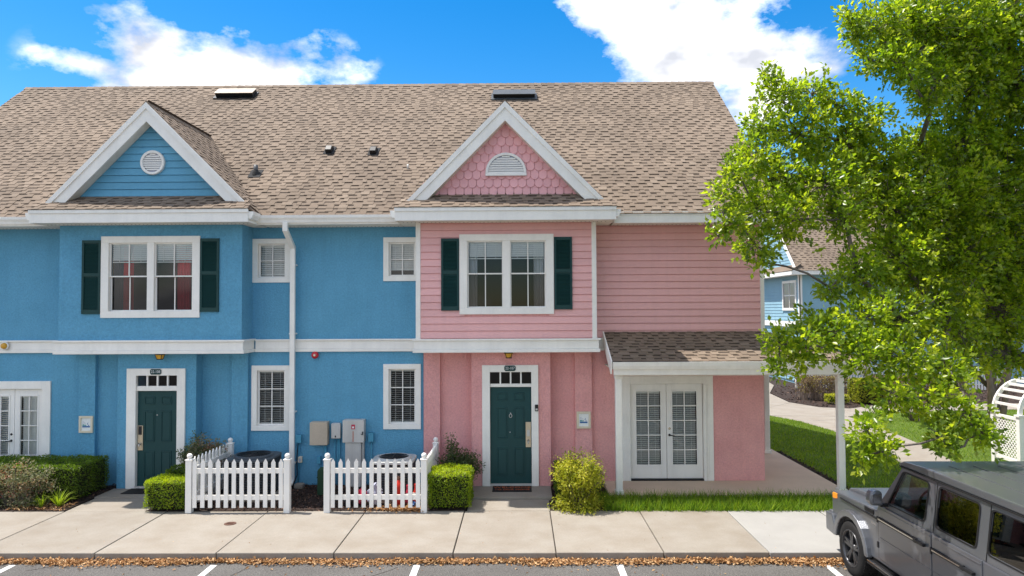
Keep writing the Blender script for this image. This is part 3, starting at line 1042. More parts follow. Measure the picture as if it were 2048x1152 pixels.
def shingle_roof(parent, origin, U, Vd, ulen, vlen, keep, single=0, seed=1, e=.143):
    """courses of laminated shingles; the first `single` tabs (lowest courses) are objects, the rest one part"""
    rr = random.Random(seed)
    O, U, Vd = Vector(origin), Vector(U).normalized(), Vector(Vd).normalized()
    Nn = U.cross(Vd).normalized()
    rot = Matrix((U, Vd, Nn)).transposed().to_euler()
    VV, FF, TT = [], [], []
    def quad(ps, t):
        b = len(VV)
        VV.extend(ps)
        FF.append((b, b + 1, b + 2, b + 3))
        TT.append(t)
    def P(u, v, hh):
        return tuple(O + U * u + Vd * v + Nn * hh)
    nc = int(math.ceil(vlen / e))
    for k in range(nc):
        v = k * e
        ve = min(v + e, vlen)
        course = rr.uniform(-.035, .035)
        u = -rr.random() * .2
        tab = rr.random() < .5
        while u < ulen:
            w = rr.choice(SHW)
            a, b = max(u, 0), min(u + w, ulen)
            u += w
            tab = not tab
            if b - a < .02 or not keep(O + U * ((a + b) / 2) + Vd * (v + e * .5)):
                continue
            bt = .61 + course + rr.uniform(-.05, .05)
            db = v + e * (.70 if not tab else .70)
            quad([P(a, v, .010), P(b, v, .010), P(b, db, .0055), P(a, db, .0055)], bt)
            quad([P(a, db, .0055), P(b, db, .0055), P(b, ve, .002), P(a, ve, .002)], rr.uniform(.06, .18))
            quad([P(a, v, .0), P(b, v, .0), P(b, v, .010), P(a, v, .010)], bt * .7)
            if tab:
                t = min(1, max(.35, .66 + course + rr.uniform(-.07, .07)))
                if single > 0 and a == u - w and b == u and ve == v + e:
                    piece('shingle', shingle_mesh(w, round(t * 5) / 5), parent, O + U * a + Vd * v + Nn * .001, rot)
                    single -= 1
                else:
                    h0, h1 = .018, .0105
                    quad([P(a, v, h0), P(b, v, h0), P(b, ve, h1), P(a, ve, h1)], t)
                    quad([P(a, v, 0), P(b, v, 0), P(b, v, h0), P(a, v, h0)], t * .7)
                    quad([P(a, ve, 0), P(a, v, 0), P(a, v, h0), P(a, ve, h1)], t * .7)
                    quad([P(b, v, 0), P(b, ve, 0), P(b, ve, h1), P(b, v, h0)], t * .7)
    if VV:
        return stuff(np_mesh('shingle_field', VV, FF, 'shingles', parent, TT))


def deck(h, pts, n, name='roof', t=.09):
    o = MB().slab(pts, n, t).build(name, 'shingles', h)
    at = o.data.attributes.new('tone', 'FLOAT', 'FACE')
    at.data.foreach_set('value', [.35] * len(o.data.polygons))
    return o


GAB = {BLUE.name: (-7.84, 8.21, 1.005), PINK.name: (-.295, 8.17, 1.01)}       # ridge x, apex z, slope


def main_z(y):
    return EAVE_Z + SL * (y - EAVE_Y)


def under_gable(p):
    for cx, za, sl in GAB.values():
        if abs(p.x - cx) < 2.5 and za - sl * abs(p.x - cx) > main_z(p.y) - .0 and p.y < main_y(za):
            return True
    return False


def main_y(z):
    return (z - EAVE_Z) / SL + EAVE_Y


NF = Vector((0, -SL, 1)).normalized()
NBk = Vector((0, SL, 1)).normalized()
SLOPE = math.hypot(RIDGE_Y - EAVE_Y, RIDGE_Z - EAVE_Z)
BACK_Y = 2 * RIDGE_Y - EAVE_Y
for h, a, b, sd in ((BLUE, HL - .25, PARTY, 3), (PINK, PARTY, HR + .35, 4)):
    rf = deck(h, [(a, EAVE_Y - .03, main_z(EAVE_Y - .03)), (b, EAVE_Y - .03, main_z(EAVE_Y - .03)), (b, RIDGE_Y, RIDGE_Z), (a, RIDGE_Y, RIDGE_Z)], NF)
    bk = deck(h, [(b, BACK_Y, EAVE_Z), (a, BACK_Y, EAVE_Z), (a, RIDGE_Y, RIDGE_Z), (b, RIDGE_Y, RIDGE_Z)], NBk, 'back_roof')
    shingle_roof(rf, (a, EAVE_Y - .045, main_z(EAVE_Y - .045) + .002), (1, 0, 0), (0, 1, SL), b - a, SLOPE + .05, lambda p: not under_gable(p), single=230, seed=sd)
    # ridge caps, one by one
    cw = .2
    n = int((b - a) / cw)
    cap = MB()
    g = 1 / math.hypot(1, SL)
    cap.add([(0, -.15 * g, -.15 * SL * g + .03), (cw + .03, -.15 * g, -.15 * SL * g + .022), (cw + .03, 0, .03), (0, 0, .042), (cw + .03, .15 * g, -.15 * SL * g + .022), (0, .15 * g, -.15 * SL * g + .03)],
            [(0, 1, 2, 3), (3, 2, 4, 5), (0, 3, 5)])
    for tn in (.5, .65, .8):
        me = cap.mesh('ridge_cap')
        at = me.attributes.new('tone', 'FLOAT', 'FACE')
        at.data.foreach_set('value', [tn] * 3)
        me.materials.append(MATS['shingles'])
        TILE['cap', tn] = me
    for i in range(n):
        piece('ridge_cap', TILE['cap', random.choice((.5, .65, .8))], rf, (a + i * (b - a) / n, RIDGE_Y, RIDGE_Z))
    # plain soffit, rake boards
    g0, g1 = (-10.06, -5.58) if h is BLUE else (-2.52, 1.95)
    sof = MB()
    segs = ((a + .1, g0 - .05), (g1 + .05, -2.57)) if h is BLUE else ((g1 + .05, b - .03),)
    for q in segs:
        sof.box(q[0], q[1], EAVE_Y - .0, .004, 5.655, 5.675)
    so_ = sof.build('soffit', 'cream_soffit', h)
    for q in segs:
        vt = MB()
        x = q[0] + .05
        while x < q[1] - .05:
            vt.box(x, x + .022, -.10, -.075, 5.6525, 5.656)
            x += .085
        stuff(vt.build('soffit_vents', 'joint_dirt', so_))
MB().slab([(HR + .33, EAVE_Y - .02, main_z(EAVE_Y - .02) - .10), (HR + .33, RIDGE_Y, RIDGE_Z - .11), (HR + .33, RIDGE_Y, RIDGE_Z - .26), (HR + .33, EAVE_Y - .02, main_z(EAVE_Y - .02) - .25)], (1, 0, 0), .03).slab(
    [(HR + .33, RIDGE_Y, RIDGE_Z - .11), (HR + .33, BACK_Y, EAVE_Z - .1), (HR + .33, BACK_Y, EAVE_Z - .25), (HR + .33, RIDGE_Y, RIDGE_Z - .26)], (1, 0, 0), .03).build('rake_board', 'white_trim', PINK)
MB().slab([(HL - .22, EAVE_Y - .02, main_z(EAVE_Y - .02) - .10), (HL - .22, RIDGE_Y, RIDGE_Z - .11), (HL - .22, RIDGE_Y, RIDGE_Z - .26), (HL - .22, EAVE_Y - .02, main_z(EAVE_Y - .02) - .25)], (1, 0, 0), .03).build('rake_board', 'white_trim', BLUE)


def gutter(h, x0, x1, y=EAVE_Y, z=5.835, caps=True):
    prof = [(y - .005, z), (y - .005, z - .15), (y - .06, z - .155), (y - .075, z - .10), (y - .105, z - .055), (y - .11, z), (y - .098, z), (y - .094, z - .05), (y - .06, z - .11), (y - .02, z - .14), (y - .018, z)]
    o = MB().prism(prof, x0, x1, 'x')
    for xx in (x0, x1):
        o.box(xx - .006, xx + .006, y - .115, y, z - .158, z + .004)
    return o.build('gutter', 'gutter_white', h)


def fascia(h, x0, x1, y=EAVE_Y, z0=5.645, z1=5.84):
    return MB().box(x0, x1, y - .02, y + .01, z0, z1).build('fascia', 'white_trim', h)


fascia(BLUE, HL - .25, -10.12)
fascia(BLUE, -5.57, PARTY - .4)
fascia(PINK, 2.0, HR + .33, z0=5.635, z1=5.875)
MB().box(2.0, HR + .33, EAVE_Y - .034, EAVE_Y - .021, 5.80, 5.85).build('drip_edge', 'gutter_white', PINK)
gutter(BLUE, HL - .25, -10.12)
gutter(BLUE, -5.575, PARTY - .42)

# downspout: outlet, offset back to the wall, drop, foot
dx = -4.965
prof = [(-.70, 5.69), (-.62, 5.69), (-.62, 5.55), (-.115, 5.22), (-.115, .12), (-.22, .03), (-.28, .09), (-.195, .17), (-.195, 5.17), (-.70, 5.50)]
ds = MB().prism(prof, dx - .053, dx + .053, 'x').build('downspout', 'gutter_white', BLUE, bevel=.008)
for z in (4.8, 3.3, 1.6, .5):
    MB().box(dx - .062, dx + .062, -.203, -.02, z, z + .03).build('strap', 'gutter_white', ds)

# gables over the bays
for h, x0, x1, w, m, cx0 in BAYS:
    cx, za, sl = GAB[h.name]
    hw = 2.07 if h is BLUE else 2.03
    ew = 2.265
    yf, yw = -.88, -.60
    zf = za - sl * hw
    pe_y, pe_z, pt_z = -1.17, 5.925, 6.27
    ps = (pt_z - pe_z) / (yw - pe_y)
    ry = main_y(za)
    # wall triangle
    MB().prism([(cx - 2.0, 5.72), (cx + 2.0, 5.72), (cx + 2.0, za - sl * 2.0 - .1), (cx, za - .1), (cx - 2.0, za - sl * 2.0 - .1)], yw, yw + .12).build('gable_wall', m, h)
    # roof planes
    for s in (-1, 1):
        nn = Vector((s * sl, 0, 1)).normalized()
        ee = (za - EAVE_Z) / sl
        pts = [(cx, yf + .01, za), (cx + s * hw, yf + .01, zf), (cx + s * ee, EAVE_Y, EAVE_Z), (cx, ry, za)]
        if s < 0:
            pts = pts[::-1]
        rf = deck(h, pts, nn, 'gable_roof', .06)
        U = Vector((0, 1, 0)) * s
        org = (cx + s * ee, yf if s > 0 else ry + .1, za - sl * ee)
        lim = (ry + .1) - yf
        def keep(p, s=s, cx=cx, za=za, sl=sl, yf=yf, ee=ee, hw=hw):
            d = abs(p.x - cx)
            ymin = yf if d < hw else yf + (d - hw) / (ee - hw) * (EAVE_Y - yf)
            return ymin - .02 < p.y < main_y(za - sl * d) + .03
        shingle_roof(rf, org, U, (-s, 0, sl), lim, math.hypot(ee, ee * sl), keep, seed=20 + s)
        # eave corner facet between rake foot and side eave
        B, C, E = Vector((cx + s * hw, yf, zf - .02)), Vector((cx + s * (ew + .06), EAVE_Y + .02, EAVE_Z - .01)), Vector((cx + s * (ew + .02), pe_y, pe_z))
        tri = [E, C, B] if s > 0 else [E, B, C]
        deck(h, tri, (s * .5, -.3, 1), 'eave_return', .03)
        # rake: outer moulding, main board, soffit lining
        zb = zf - .045
        def strip(t0, t1, y0, y1, name, mm):
            xb0, xb1 = (za - t0 - zb) / sl, (za - t1 - zb) / sl
            MB().prism([(cx, za - t0), (cx + s * xb0, zb), (cx + s * xb1, zb), (cx, za - t1)], y0, y1).build(name, mm, h)
        strip(.0, .13, yf - .03, yf + .01, 'rake_moulding', 'white_trim')
        strip(.13, .40, yf, yf + .03, 'rake_board', 'white_trim')
        strip(.30, .40, yf + .03, yw - .03, 'rake_soffit', 'cream_soffit')
        # side fascia of the bay eave
        MB().box(cx + s * (ew - .02), cx + s * ew, pe_y + .06, EAVE_Y + .02, 5.645, 5.87).build('fascia', 'white_trim', h)
        gb = MB().prism([(cx + s * ew, 5.86), (cx + s * ew, 5.71), (cx + s * (ew + .05), 5.71), (cx + s * (ew + .095), 5.79), (cx + s * (ew + .10), 5.86)], pe_y + .05, EAVE_Y - .112)
        gb.build('gutter', 'gutter_white', h)
    for tn in (.5, .65, .8):
        if ('gcap', tn) not in TILE:
            q, w_ = .11, .23
            gc = MB().add([(-q, 0, -q + .032), (0, 0, .045), (q, 0, -q + .032), (-q, w_, -q + .024), (0, w_, .034), (q, w_, -q + .024)], [(0, 1, 4, 3), (1, 2, 5, 4), (0, 2, 1)])
            me = gc.mesh('ridge_cap')
            at = me.attributes.new('tone', 'FLOAT', 'FACE')
            at.data.foreach_set('value', [tn] * 3)
            me.materials.append(MATS['shingles'])
            TILE['gcap', tn] = me
    y_ = yf - .01
    while y_ < ry - .05:
        piece('ridge_cap', TILE['gcap', random.choice((.5, .65, .8))], rf, (cx, y_, za))
        y_ += .2
    # pent roof under the gable
    pt = [(cx - ew - .02, pe_y, pe_z), (cx + ew + .02, pe_y, pe_z), (cx + hw, yf, pe_z + ps * (yf - pe_y)), (cx + hw - .2, yw, pt_z), (cx - hw + .2, yw, pt_z), (cx - hw, yf, pe_z + ps * (yf - pe_y))]
    rf = deck(h, pt, (0, -ps, 1), 'pent_roof', .03)
    def keep(p, cx=cx, ew=ew, yw=yw, pe_y=pe_y):
        return abs(p.x - cx) < ew + .02 - .45 * (p.y - pe_y) and p.y < yw + .01
    shingle_roof(rf, (cx - ew, pe_y - .02, pe_z - .012), (1, 0, 0), (0, 1, ps), 2 * ew, math.hypot(yw - pe_y, pt_z - pe_z) + .03, keep, single=28, seed=31)
    # eave front: fascia with drip edge, soffit
    MB().box(cx - ew, cx + ew, pe_y + .02, pe_y + .05, 5.645, 5.905).build('fascia', 'white_trim', h)
    MB().box(cx - ew - .004, cx + ew + .004, pe_y - .005, pe_y + .018, 5.84, 5.912).build('drip_edge', 'gutter_white', h)
    sf = MB().box(cx - ew + .01, cx + ew - .01, pe_y + .05, yw + .002, 5.655, 5.675).box(cx - ew + .01, x0 - .002, yw + .002, .004, 5.655, 5.675).box(x1 + .002, cx + ew - .01, yw + .002, .004, 5.655, 5.675).build('soffit', 'cream_soffit', h)
    vt = MB()
    x = cx - ew + .1
    while x < cx + ew - .1:
        vt.box(x, x + .022, -.74, -.715, 5.6525, 5.656)
        x += .085
    stuff(vt.build('soffit_vents', 'joint_dirt', sf))
    if h is BLUE:
        def clip(z, cx=cx, za=za, sl=sl):
            q = max(0, (za - .22 - z) / sl)
            return cx - q, cx + q
        lap(h, 0, 1, pt_z - .01, za - .2, yw, 'blue_siding', clip=clip)
    else:
        # fish-scale shingles, piece by piece
        sw, ex = .176, .178
        sc = MB()
        n = 9
        pts = [(-sw / 2 + .005, .30), (-sw / 2 + .005, sw / 2)] + [(-(sw / 2 - .005) * math.cos(math.pi * i / n), sw / 2 - (sw / 2 - .005) * math.sin(math.pi * i / n)) for i in range(1, n)] + [(sw / 2 - .005, sw / 2), (sw / 2 - .005, .30)]
        k = len(pts)
        def yy(z):
            return -.048 + z * .125
        sc.add([(x, yy(z), z) for x, z in pts] + [(x, yy(z) + .022, z) for x, z in pts], [tuple(range(k)), tuple(range(2 * k - 1, k - 1, -1))] + [(i, k + i, k + (i + 1) % k, (i + 1) % k) for i in range(k)])
        me = sc.mesh('fish_scale_shingle')
        me.materials.append(MATS['pink_scale'])
        r = 0
        z = pt_z - .055
        while z < za - .35:
            off = 0 if r % 2 else sw / 2
            q = -14 * sw + off
            while q < 14 * sw:
                if abs(q) + sw / 2 < (za - .06 - z - .30) / sl + .22 and abs(q) < (za - .12 - z - .1) / sl:
                    piece('fish_scale_shingle', me, h, (cx + q, yw, z + random.uniform(-.004, .004)))
                q += sw
            z += ex
            r += 1

# gable vents
def ring_vent(h, c, r, y, half):
    a1 = math.pi if half else 2 * math.pi
    v = MB().lathe([(r - .055, -.03), (r - .055, -.055), (r - .012, -.06), (r, -.045), (r, .01)], (c[0], y, c[1]), 32, 'y', 0, a1)
    if half:
        v.box(c[0] - r, c[0] + r, y - .055, y + .01, c[1] - .055, c[1])
    vo = v.build('gable_vent', 'white_vinyl', h)
    n = 9 if not half else 8
    bl = MB()
    rr = r - .05
    zs = [(-rr + (2 * rr) * i / n) for i in range(n)] if not half else [(rr * i / n) for i in range(n)]
    st = 2 * rr / n if not half else rr / n
    for z in zs:
        q = math.sqrt(max(0, rr * rr - max(abs(z), abs(z + st * .8)) ** 2))
        if q > .03:
            bl.slab([(c[0] - q, y - .045, c[1] + z), (c[0] + q, y - .045, c[1] + z), (c[0] + q, y - .02, c[1] + z + st * .85), (c[0] - q, y - .02, c[1] + z + st * .85)], (0, -1, .5), .006)
    bl.build('louvers', 'white_vinyl', vo)
    bk = MB()
    bk.add([(c[0] + rr * 1.05 * math.cos(a1 * i / 24), y - .016, c[1] + rr * 1.05 * math.sin(a1 * i / 24)) for i in range(25 if half else 24)], [tuple(range(24, -1, -1)) if half else tuple(range(23, -1, -1))])
    bk.build('vent_screen', 'ink_grey', vo)


ring_vent(BLUE, (-7.815, 6.985), .262, -.62, False)
ring_vent(PINK, (-.285, 6.70), .435, -.645, True)

# things on the roof
def on_roof(x, y):
    return Vector((x, y, main_z(y)))


Dn, Up = Vector((0, -1, -SL)).normalized(), Vector((0, 1, SL)).normalized()
for h, xa, xb, yc in ((BLUE, -8.62, -7.56, 4.42), (PINK, -.72, .44, 4.22)):
    p = on_roof(0, yc)
    prof = []
    def Q(u, n):
        q = p + Up * u + NF * n
        return (q.y, q.z)
    v = MB().prism([Q(-.20, .02), Q(-.20, .045), Q(.28, .025), Q(.28, .0)], xa - .06, xb + .06, 'x').build('ridge_vent', 'car_black' if h is BLUE else 'ac_dark', h)
    MB().prism([Q(-.10, .03), Q(-.12, .16), Q(.24, .13), Q(.26, .02)], xa, xb, 'x').build('vent_hood', 'car_black', v)
    MB().prism([Q(-.15, .16), Q(-.15, .175), Q(.26, .14), Q(.26, .125)], xa - .01, xb + .02, 'x').build('vent_lid', 'tan_metal' if h is BLUE else 'ac_dark', v)
for h, x, y, kind in ((BLUE, -6.15, .80, 'pipe'), (BLUE, -4.66, 1.68, 'cap'), (BLUE, -3.56, 1.62, 'cap'), (BLUE, -2.62, .95, 'stub')):
    p = on_roof(x, y)
    if kind == 'pipe':
        v = MB().tube([p + Vector((0, 0, -.05)), p + Vector((0, 0, .22))], .05, 12).build('vent_pipe', 'ac_dark', h, smooth=True)
        MB().lathe([(.10, -.03), (.075, .05), (.052, .10)], p, 14).slab([p + Vector((-.14, -.14, -.14 * SL)) + NF * .025, p + Vector((.14, -.14, -.14 * SL)) + NF * .025, p + Vector((.14, .14, .14 * SL)) + NF * .025, p + Vector((-.14, .14, .14 * SL)) + NF * .025], NF, .01).build('flashing', 'flashing', v)
    elif kind == 'stub':
        MB().tube([p, p + Vector((0, 0, .12))], .025, 8).build('vent_pipe', 'grey_metal', h, smooth=True)
    else:
        def Q(u, n):
            q = p + Up * u + NF * n
            return (q.y, q.z)
        v = MB().prism([Q(-.12, .02), Q(-.13, .13), Q(.05, .15), Q(.16, .06), Q(.16, .02)], x - .075, x + .075, 'x').build('roof_vent', 'car_black', h, bevel=.01)
        MB().prism([Q(-.16, .02), Q(-.16, .03), Q(.22, .03), Q(.22, .02)], x - .13, x + .13, 'x').build('flashing', 'flashing', v)

# ---- corner porch of the pink house
pz0, pz1 = 2.775, 3.315
py = -1.38
pxr = 6.95
psl = (pz1 - pz0) / (-py)
pf = deck(PINK, [(1.83, py, pz0), (pxr, py, pz0), (HR + .02, -.0, pz1), (1.83, -.0, pz1)], (0, -psl, 1), 'porch_roof', .05)
ps = (pz1 - pz0) / (pxr - HR - .02)
pr = deck(PINK, [(pxr, py, pz0), (pxr, 3.6, pz0), (HR + .02, 3.6, pz1), (HR + .02, 0, pz1)], (ps, 0, 1), 'porch_roof', .05)
def keepf(p):
    return p.x < pxr - (p.y - py) * (pxr - HR) / -py and p.y < 0.01
shingle_roof(pf, (1.81, py - .02, pz0 - .008), (1, 0, 0), (0, 1, psl), pxr - 1.81, math.hypot(py, pz1 - pz0) + .03, keepf, single=90, seed=51)
def keepr(p):
    return p.y > py + (pxr - p.x) * -py / (pxr - HR) and p.x > HR
shingle_roof(pr, (pxr + .02, py, pz0 - .008), (0, 1, 0), (-1, 0, ps), 5.0, math.hypot(pxr - HR, pz1 - pz0), keepr, seed=52)
# beam and gutter, rake on the left, ceiling
MB().box(1.86, pxr - .05, py + .03, py + .06, 2.50, 2.765).box(pxr - .08, pxr - .05, py + .06, 3.55, 2.50, 2.765).build('fascia', 'white_trim', PINK)
g = MB().prism([(py + .028, 2.76), (py + .028, 2.62), (py - .03, 2.615), (py - .06, 2.68), (py - .075, 2.76)], 1.84, pxr - .02, 'x').build('gutter', 'gutter_white', PINK)
MB().box(1.90, pxr - .09, py + .06, py + .20, 2.48, 2.62).box(pxr - .22, pxr - .09, py + .2, 3.5, 2.48, 2.62).build('beam', 'cream_soffit', PINK)
MB().prism([(py - .03, pz0 - .03), (py - .03, pz0 + .01), (-.003, pz1 + .02), (-.003, pz1 - .20), (py + .05, pz0 - .26)], 1.80, 1.828, 'x').build('rake_board', 'white_trim', PINK)
MB().box(1.84, pxr - .10, py + .2, -.003, 2.60, 2.62).box(HR + .04, pxr - .10, 0, 3.5, 2.60, 2.62).build('porch_ceiling', 'cream_soffit', PINK)
for x, y in ((1.985, -1.09), (6.50, -1.0), (6.36, 2.95)):
    w = .065
    p = MB().box(x - w, x + w, y - w, y + w, .16, 2.40).build('porch_post', 'white_trim', PINK, bevel=.008)
    f = MB()
    for k in (-.032, 0, .032):
        f.box(x + k - .007, x + k + .007, y - w - .005, y - w + .004, .24, 2.34)
    f.build('fluting', 'white_trim', p)
    MB().box(x - .085, x + .085, y - .085, y + .085, .082, .16).build('post_base', 'white_trim', p, bevel=.008)
    MB().box(x - .08, x + .08, y - .08, y + .08, 2.40, 2.48).build('post_capital', 'white_trim', p, bevel=.012)

# ------------------------------------------------------------------ fixtures on and by the walls
for txt, x, z, h in (('22-108', -7.853, 2.515, 'small dark green house number plaque 22-108 over the blue house door'), ('22-107', -.225, 2.560, 'small dark green house number plaque 22-107 over the pink house door')):
    y = -.346
    t = thing('number_plaque', h, 'plaque', (x, y, z - .06), 'house number plaques over the front doors')
    pts = [(x - .095, z - .058), (x + .095, z - .058), (x + .12, z - .03), (x + .12, z + .03), (x + .095, z + .058), (x - .095, z + .058), (x - .12, z + .03), (x - .12, z - .03)]
    MB().prism([(x + (a - x) * 1.06, z + (b - z) * 1.1) for a, b in pts], y - .008, y).build('rim', 'grey_metal', t)
    MB().prism(pts, y - .014, y - .008).build('plate', 'plaque_green', t)
    lettering(txt, .082, 'label_white', t, (x, y - .0155, z), sx=.88)

for x, lab in ((-7.70, 'amber lantern fixed under the blue bay above the door'), (-.25, 'amber lantern fixed under the pink bay above the door')):
    t = thing('ceiling_lantern', lab, 'lamp', (x, -.48, 2.75), 'lanterns under the bays')
    MB().lathe([(.09, 2.93), (.105, 2.905), (.105, 2.89), (.001, 2.889)][::-1], (x, -.48, 0), 12).build('lamp_base', 'dark_metal', t)
    MB().lathe([(.001, 2.80), (.06, 2.80), (.095, 2.885)], (x, -.48, 0), 8).build('lamp_shade', 'amber_glass', t)
    fr = MB().lathe([(.05, 2.785), (.066, 2.785), (.066, 2.803), (.05, 2.803)], (x, -.48, 0), 8)
    for k in range(4):
        a = math.pi * (k / 2 + .25)
        fr.tube([(x + .066 * math.cos(a), -.48 + .066 * math.sin(a), 2.795), (x + .1 * math.cos(a), -.48 + .1 * math.sin(a), 2.89)], .006, 5)
    fr.build('lamp_frame', 'dark_metal', t)
t = thing('bulkhead_lamp', 'round yellow lamp on the white band at the left edge', 'lamp', (-11.33, -.11, 3.07))
MB().lathe([(.085, 0), (.085, -.03), (.07, -.04)], (-11.33, -.075, 3.075), 18, 'y').build('lamp_base', 'white_vinyl', t)
MB().lathe([(.07, -.03), (.062, -.07), (.03, -.09), (.001, -.094)], (-11.33, -.075, 3.075), 18, 'y').build('lamp_shade', 'amber_glass', t, smooth=True)

t = thing('alarm_bell', 'round red alarm bell high on the blue wall', 'alarm bell', (-4.50, -.01, 2.77))
MB().box(-4.545, -4.455, -.05, .005, 2.795, 2.885).build('back_box', 'bell_red', t, bevel=.008)
MB().lathe([(.078, -.045), (.08, -.06), (.07, -.085), (.03, -.10), (.001, -.102)], (-4.50, 0, 2.84), 24, 'y').build('gong', 'bell_red', t, smooth=True)
MB().lathe([(.024, -.09), (.024, -.107), (.001, -.109)], (-4.50, 0, 2.84), 14, 'y').build('hub', 'sign_cream', t)

# framed resort notices by the doors
for x0, z0, lab in ((-9.645, 1.175, 'cream framed notice with blue print on the blue pier'), (1.21, 1.235, 'cream framed notice with blue print on the pink pier')):
    x1, z1, y = x0 + .305, z0 + .365, -.101
    t = thing('framed_notice', lab, 'notice', ((x0 + x1) / 2, y, z0), 'framed notices beside the front doors')
    f = .045
    MB().box(x0, x1, y - .035, y, z0, z0 + f).box(x0, x1, y - .035, y, z1 - f, z1).box(x0, x0 + f, y - .035, y, z0 + f, z1 - f).box(x1 - f, x1, y - .035, y, z0 + f, z1 - f).build('frame', 'sign_cream', t, bevel=.004)
    MB().box(x0 + f, x1 - f, y - .012, y, z0 + f, z1 - f).build('paper', 'paper', t)
    gx, gz = x0 + f + .025, z0 + .115
    def flat(pts, m, n):
        MB().prism([(gx + a, gz + b) for a, b in pts], y - .0145, y - .012).build(n, m, t)
    flat([(0, 0), (.165, 0), (.165, .03), (0, .03)], 'ink_blue', 'print')
    flat([(0, .038), (.09, .038), (.075, .062), (.05, .052), (.03, .066), (.005, .06)], 'ink_green', 'print')
    flat([(.118, .04), (.15, .036), (.14, .06)], 'ink_blue', 'print')
    flat([(.105, .065), (.118, .06), (.128, .112), (.112, .09)], 'ink_blue', 'print')
    for k in range(3):
        flat([(0, .085 + k * .018), (.08 - k * .02, .085 + k * .018), (.08 - k * .02, .091 + k * .018), (0, .091 + k * .018)], 'ink_grey', 'print')

# key box on the pink door frame, door chime on the blue one
t = thing('key_box', 'small black key safe on the pink house door frame', 'key safe', (.338, -.37, 1.64))
MB().box(.302, .376, -.385, -.345, 1.645, 1.785).build('case', 'car_black', t, bevel=.012)
MB().box(.316, .362, -.391, -.384, 1.665, 1.705).build('cover', 'grey_metal', t, bevel=.004)
MB().lathe([(.014, -.384), (.014, -.396), (.001, -.397)], (.339, 0, 1.742), 12, 'y').build('dial', 'dark_metal', t)
t = tag(MB().box(-7.405, -7.375, -.265, -.225, 1.55, 1.63).build('door_chime', 'white_vinyl', bevel=.008), 'tiny white sensor at the edge of the blue house door', 'door sensor')

# door mats
for x0, x1, y0, y1, z, lab, tx in ((-.60, .22, -.82, -.36, .052, 'black door mat with orange WELCOME lettering before the pink house', True), (-8.35, -7.55, -.78, -.36, .014, 'plain black door mat before the blue house', False)):
    t = thing('door_mat', lab, 'door mat', ((x0 + x1) / 2, (y0 + y1) / 2, z), 'door mats')
    MB().box(x0, x1, y0, y1, z, z + .014).build('pile', 'rubber', t, bevel=.004)
    if tx:
        lettering('WELCOME', .155, 'mat_orange', t, ((x0 + x1) / 2, (y0 + y1) / 2 + .09, z + .0165), (0, 0, 0), 1.05)
        lettering('TO OUR HOME', .125, 'mat_orange', t, ((x0 + x1) / 2, (y0 + y1) / 2 - .09, z + .0165), (0, 0, 0), .85)


# utility boxes on the blue wall
def cabinet(name, lab, x0, x1, z0, z1, d, m, lid=None, group=None):
    t = thing(name, lab, 'utility box', ((x0 + x1) / 2, -d / 2, z0), group)
    MB().box(x0, x1, -d, -.002, z0, z1).build('case', m, t, bevel=.01)
    MB().box(x0 - .006, x1 + .006, -d - .018, -d + .002, z0 + .006, z1 - .004).build('cover', lid or m, t, bevel=.006)
    return t


t = cabinet('utility_box', 'plain tan metal box on the blue wall, left of the grey ones', -4.56, -4.19, .90, 1.40, .19, 'tan_metal')
MB().tube([(-4.26, -.06, .90), (-4.26, -.06, .0)], .035, 10).build('conduit', 'blue_paint', t, smooth=True)
t = cabinet('utility_box', 'narrow pale grey meter box with two thin conduits on blue wall', -4.115, -3.93, 1.03, 1.36, .11, 'grey_metal')
MB().box(-4.04, -4.015, -.135, -.127, 1.06, 1.10).build('meter_window', 'car_black', t)
for x in (-4.06, -3.99, -3.96):
    MB().tube([(x, -.05, 1.03), (x, -.05, .0)], .014, 8).build('conduit', 'blue_paint', t, smooth=True)
t = cabinet('utility_box', 'big grey electrical cabinet with red label and lower trunk', -3.845, -3.395, .955, 1.445, .2, 'grey_metal')
MB().box(-3.80, -3.46, -.19, -.002, 0, .953).build('trunk', 'grey_metal', t, bevel=.006)
MB().box(-3.455, -3.41, -.12, -.002, 0, .953).build('conduit', 'grey_metal', t)
MB().box(-3.66, -3.58, -.222, -.217, 1.25, 1.35).build('warning_label', 'label_red', t)
MB().box(-3.64, -3.60, -.2245, -.222, 1.27, 1.31).build('warning_print', 'label_white', t)
mb = MB()
for k in range(9):
    mb.box(-3.632, -3.612, -.222, -.217, .985 + k * .025, 1.002 + k * .025)
mb.build('vertical_print', 'label_orange', t)
MB().box(-3.425, -3.405, -.245, -.217, 1.14, 1.20).box(-3.45, -3.405, -.24, -.23, 1.13, 1.145).build('latch', 'dark_metal', t)
t = cabinet('utility_box', 'small blue painted box beside the downspout', -4.905, -4.785, .93, 1.11, .1, 'blue_paint')
MB().tube([(-4.845, -.05, .93), (-4.84, -.05, .5), (-4.86, -.06, .02)], .013, 8).build('conduit', 'blue_paint', t, smooth=True)
t = cabinet('utility_box', 'small blue painted box right of the electrical cabinet', -3.315, -3.21, .95, 1.15, .1, 'blue_paint')
MB().tube([(-3.26, -.05, .95), (-3.26, -.05, .0)], .014, 8).build('conduit', 'blue_paint', t, smooth=True)
t = cabinet('utility_box', 'tiny blue painted outlet box low on the wall', -4.44, -4.37, .47, .64, .07, 'blue_paint')
MB().tube([(-4.40, -.04, .47), (-4.40, -.04, .0)], .012, 8).build('conduit', 'blue_paint', t, smooth=True)
t = cabinet('utility_box', 'small cream outlet box by the foot of the downspout', -4.85, -4.775, .50, .635, .07, 'sign_cream')
MB().box(-4.83, -4.795, -.095, -.087, .53, .60).build('outlet_face', 'ink_grey', t)
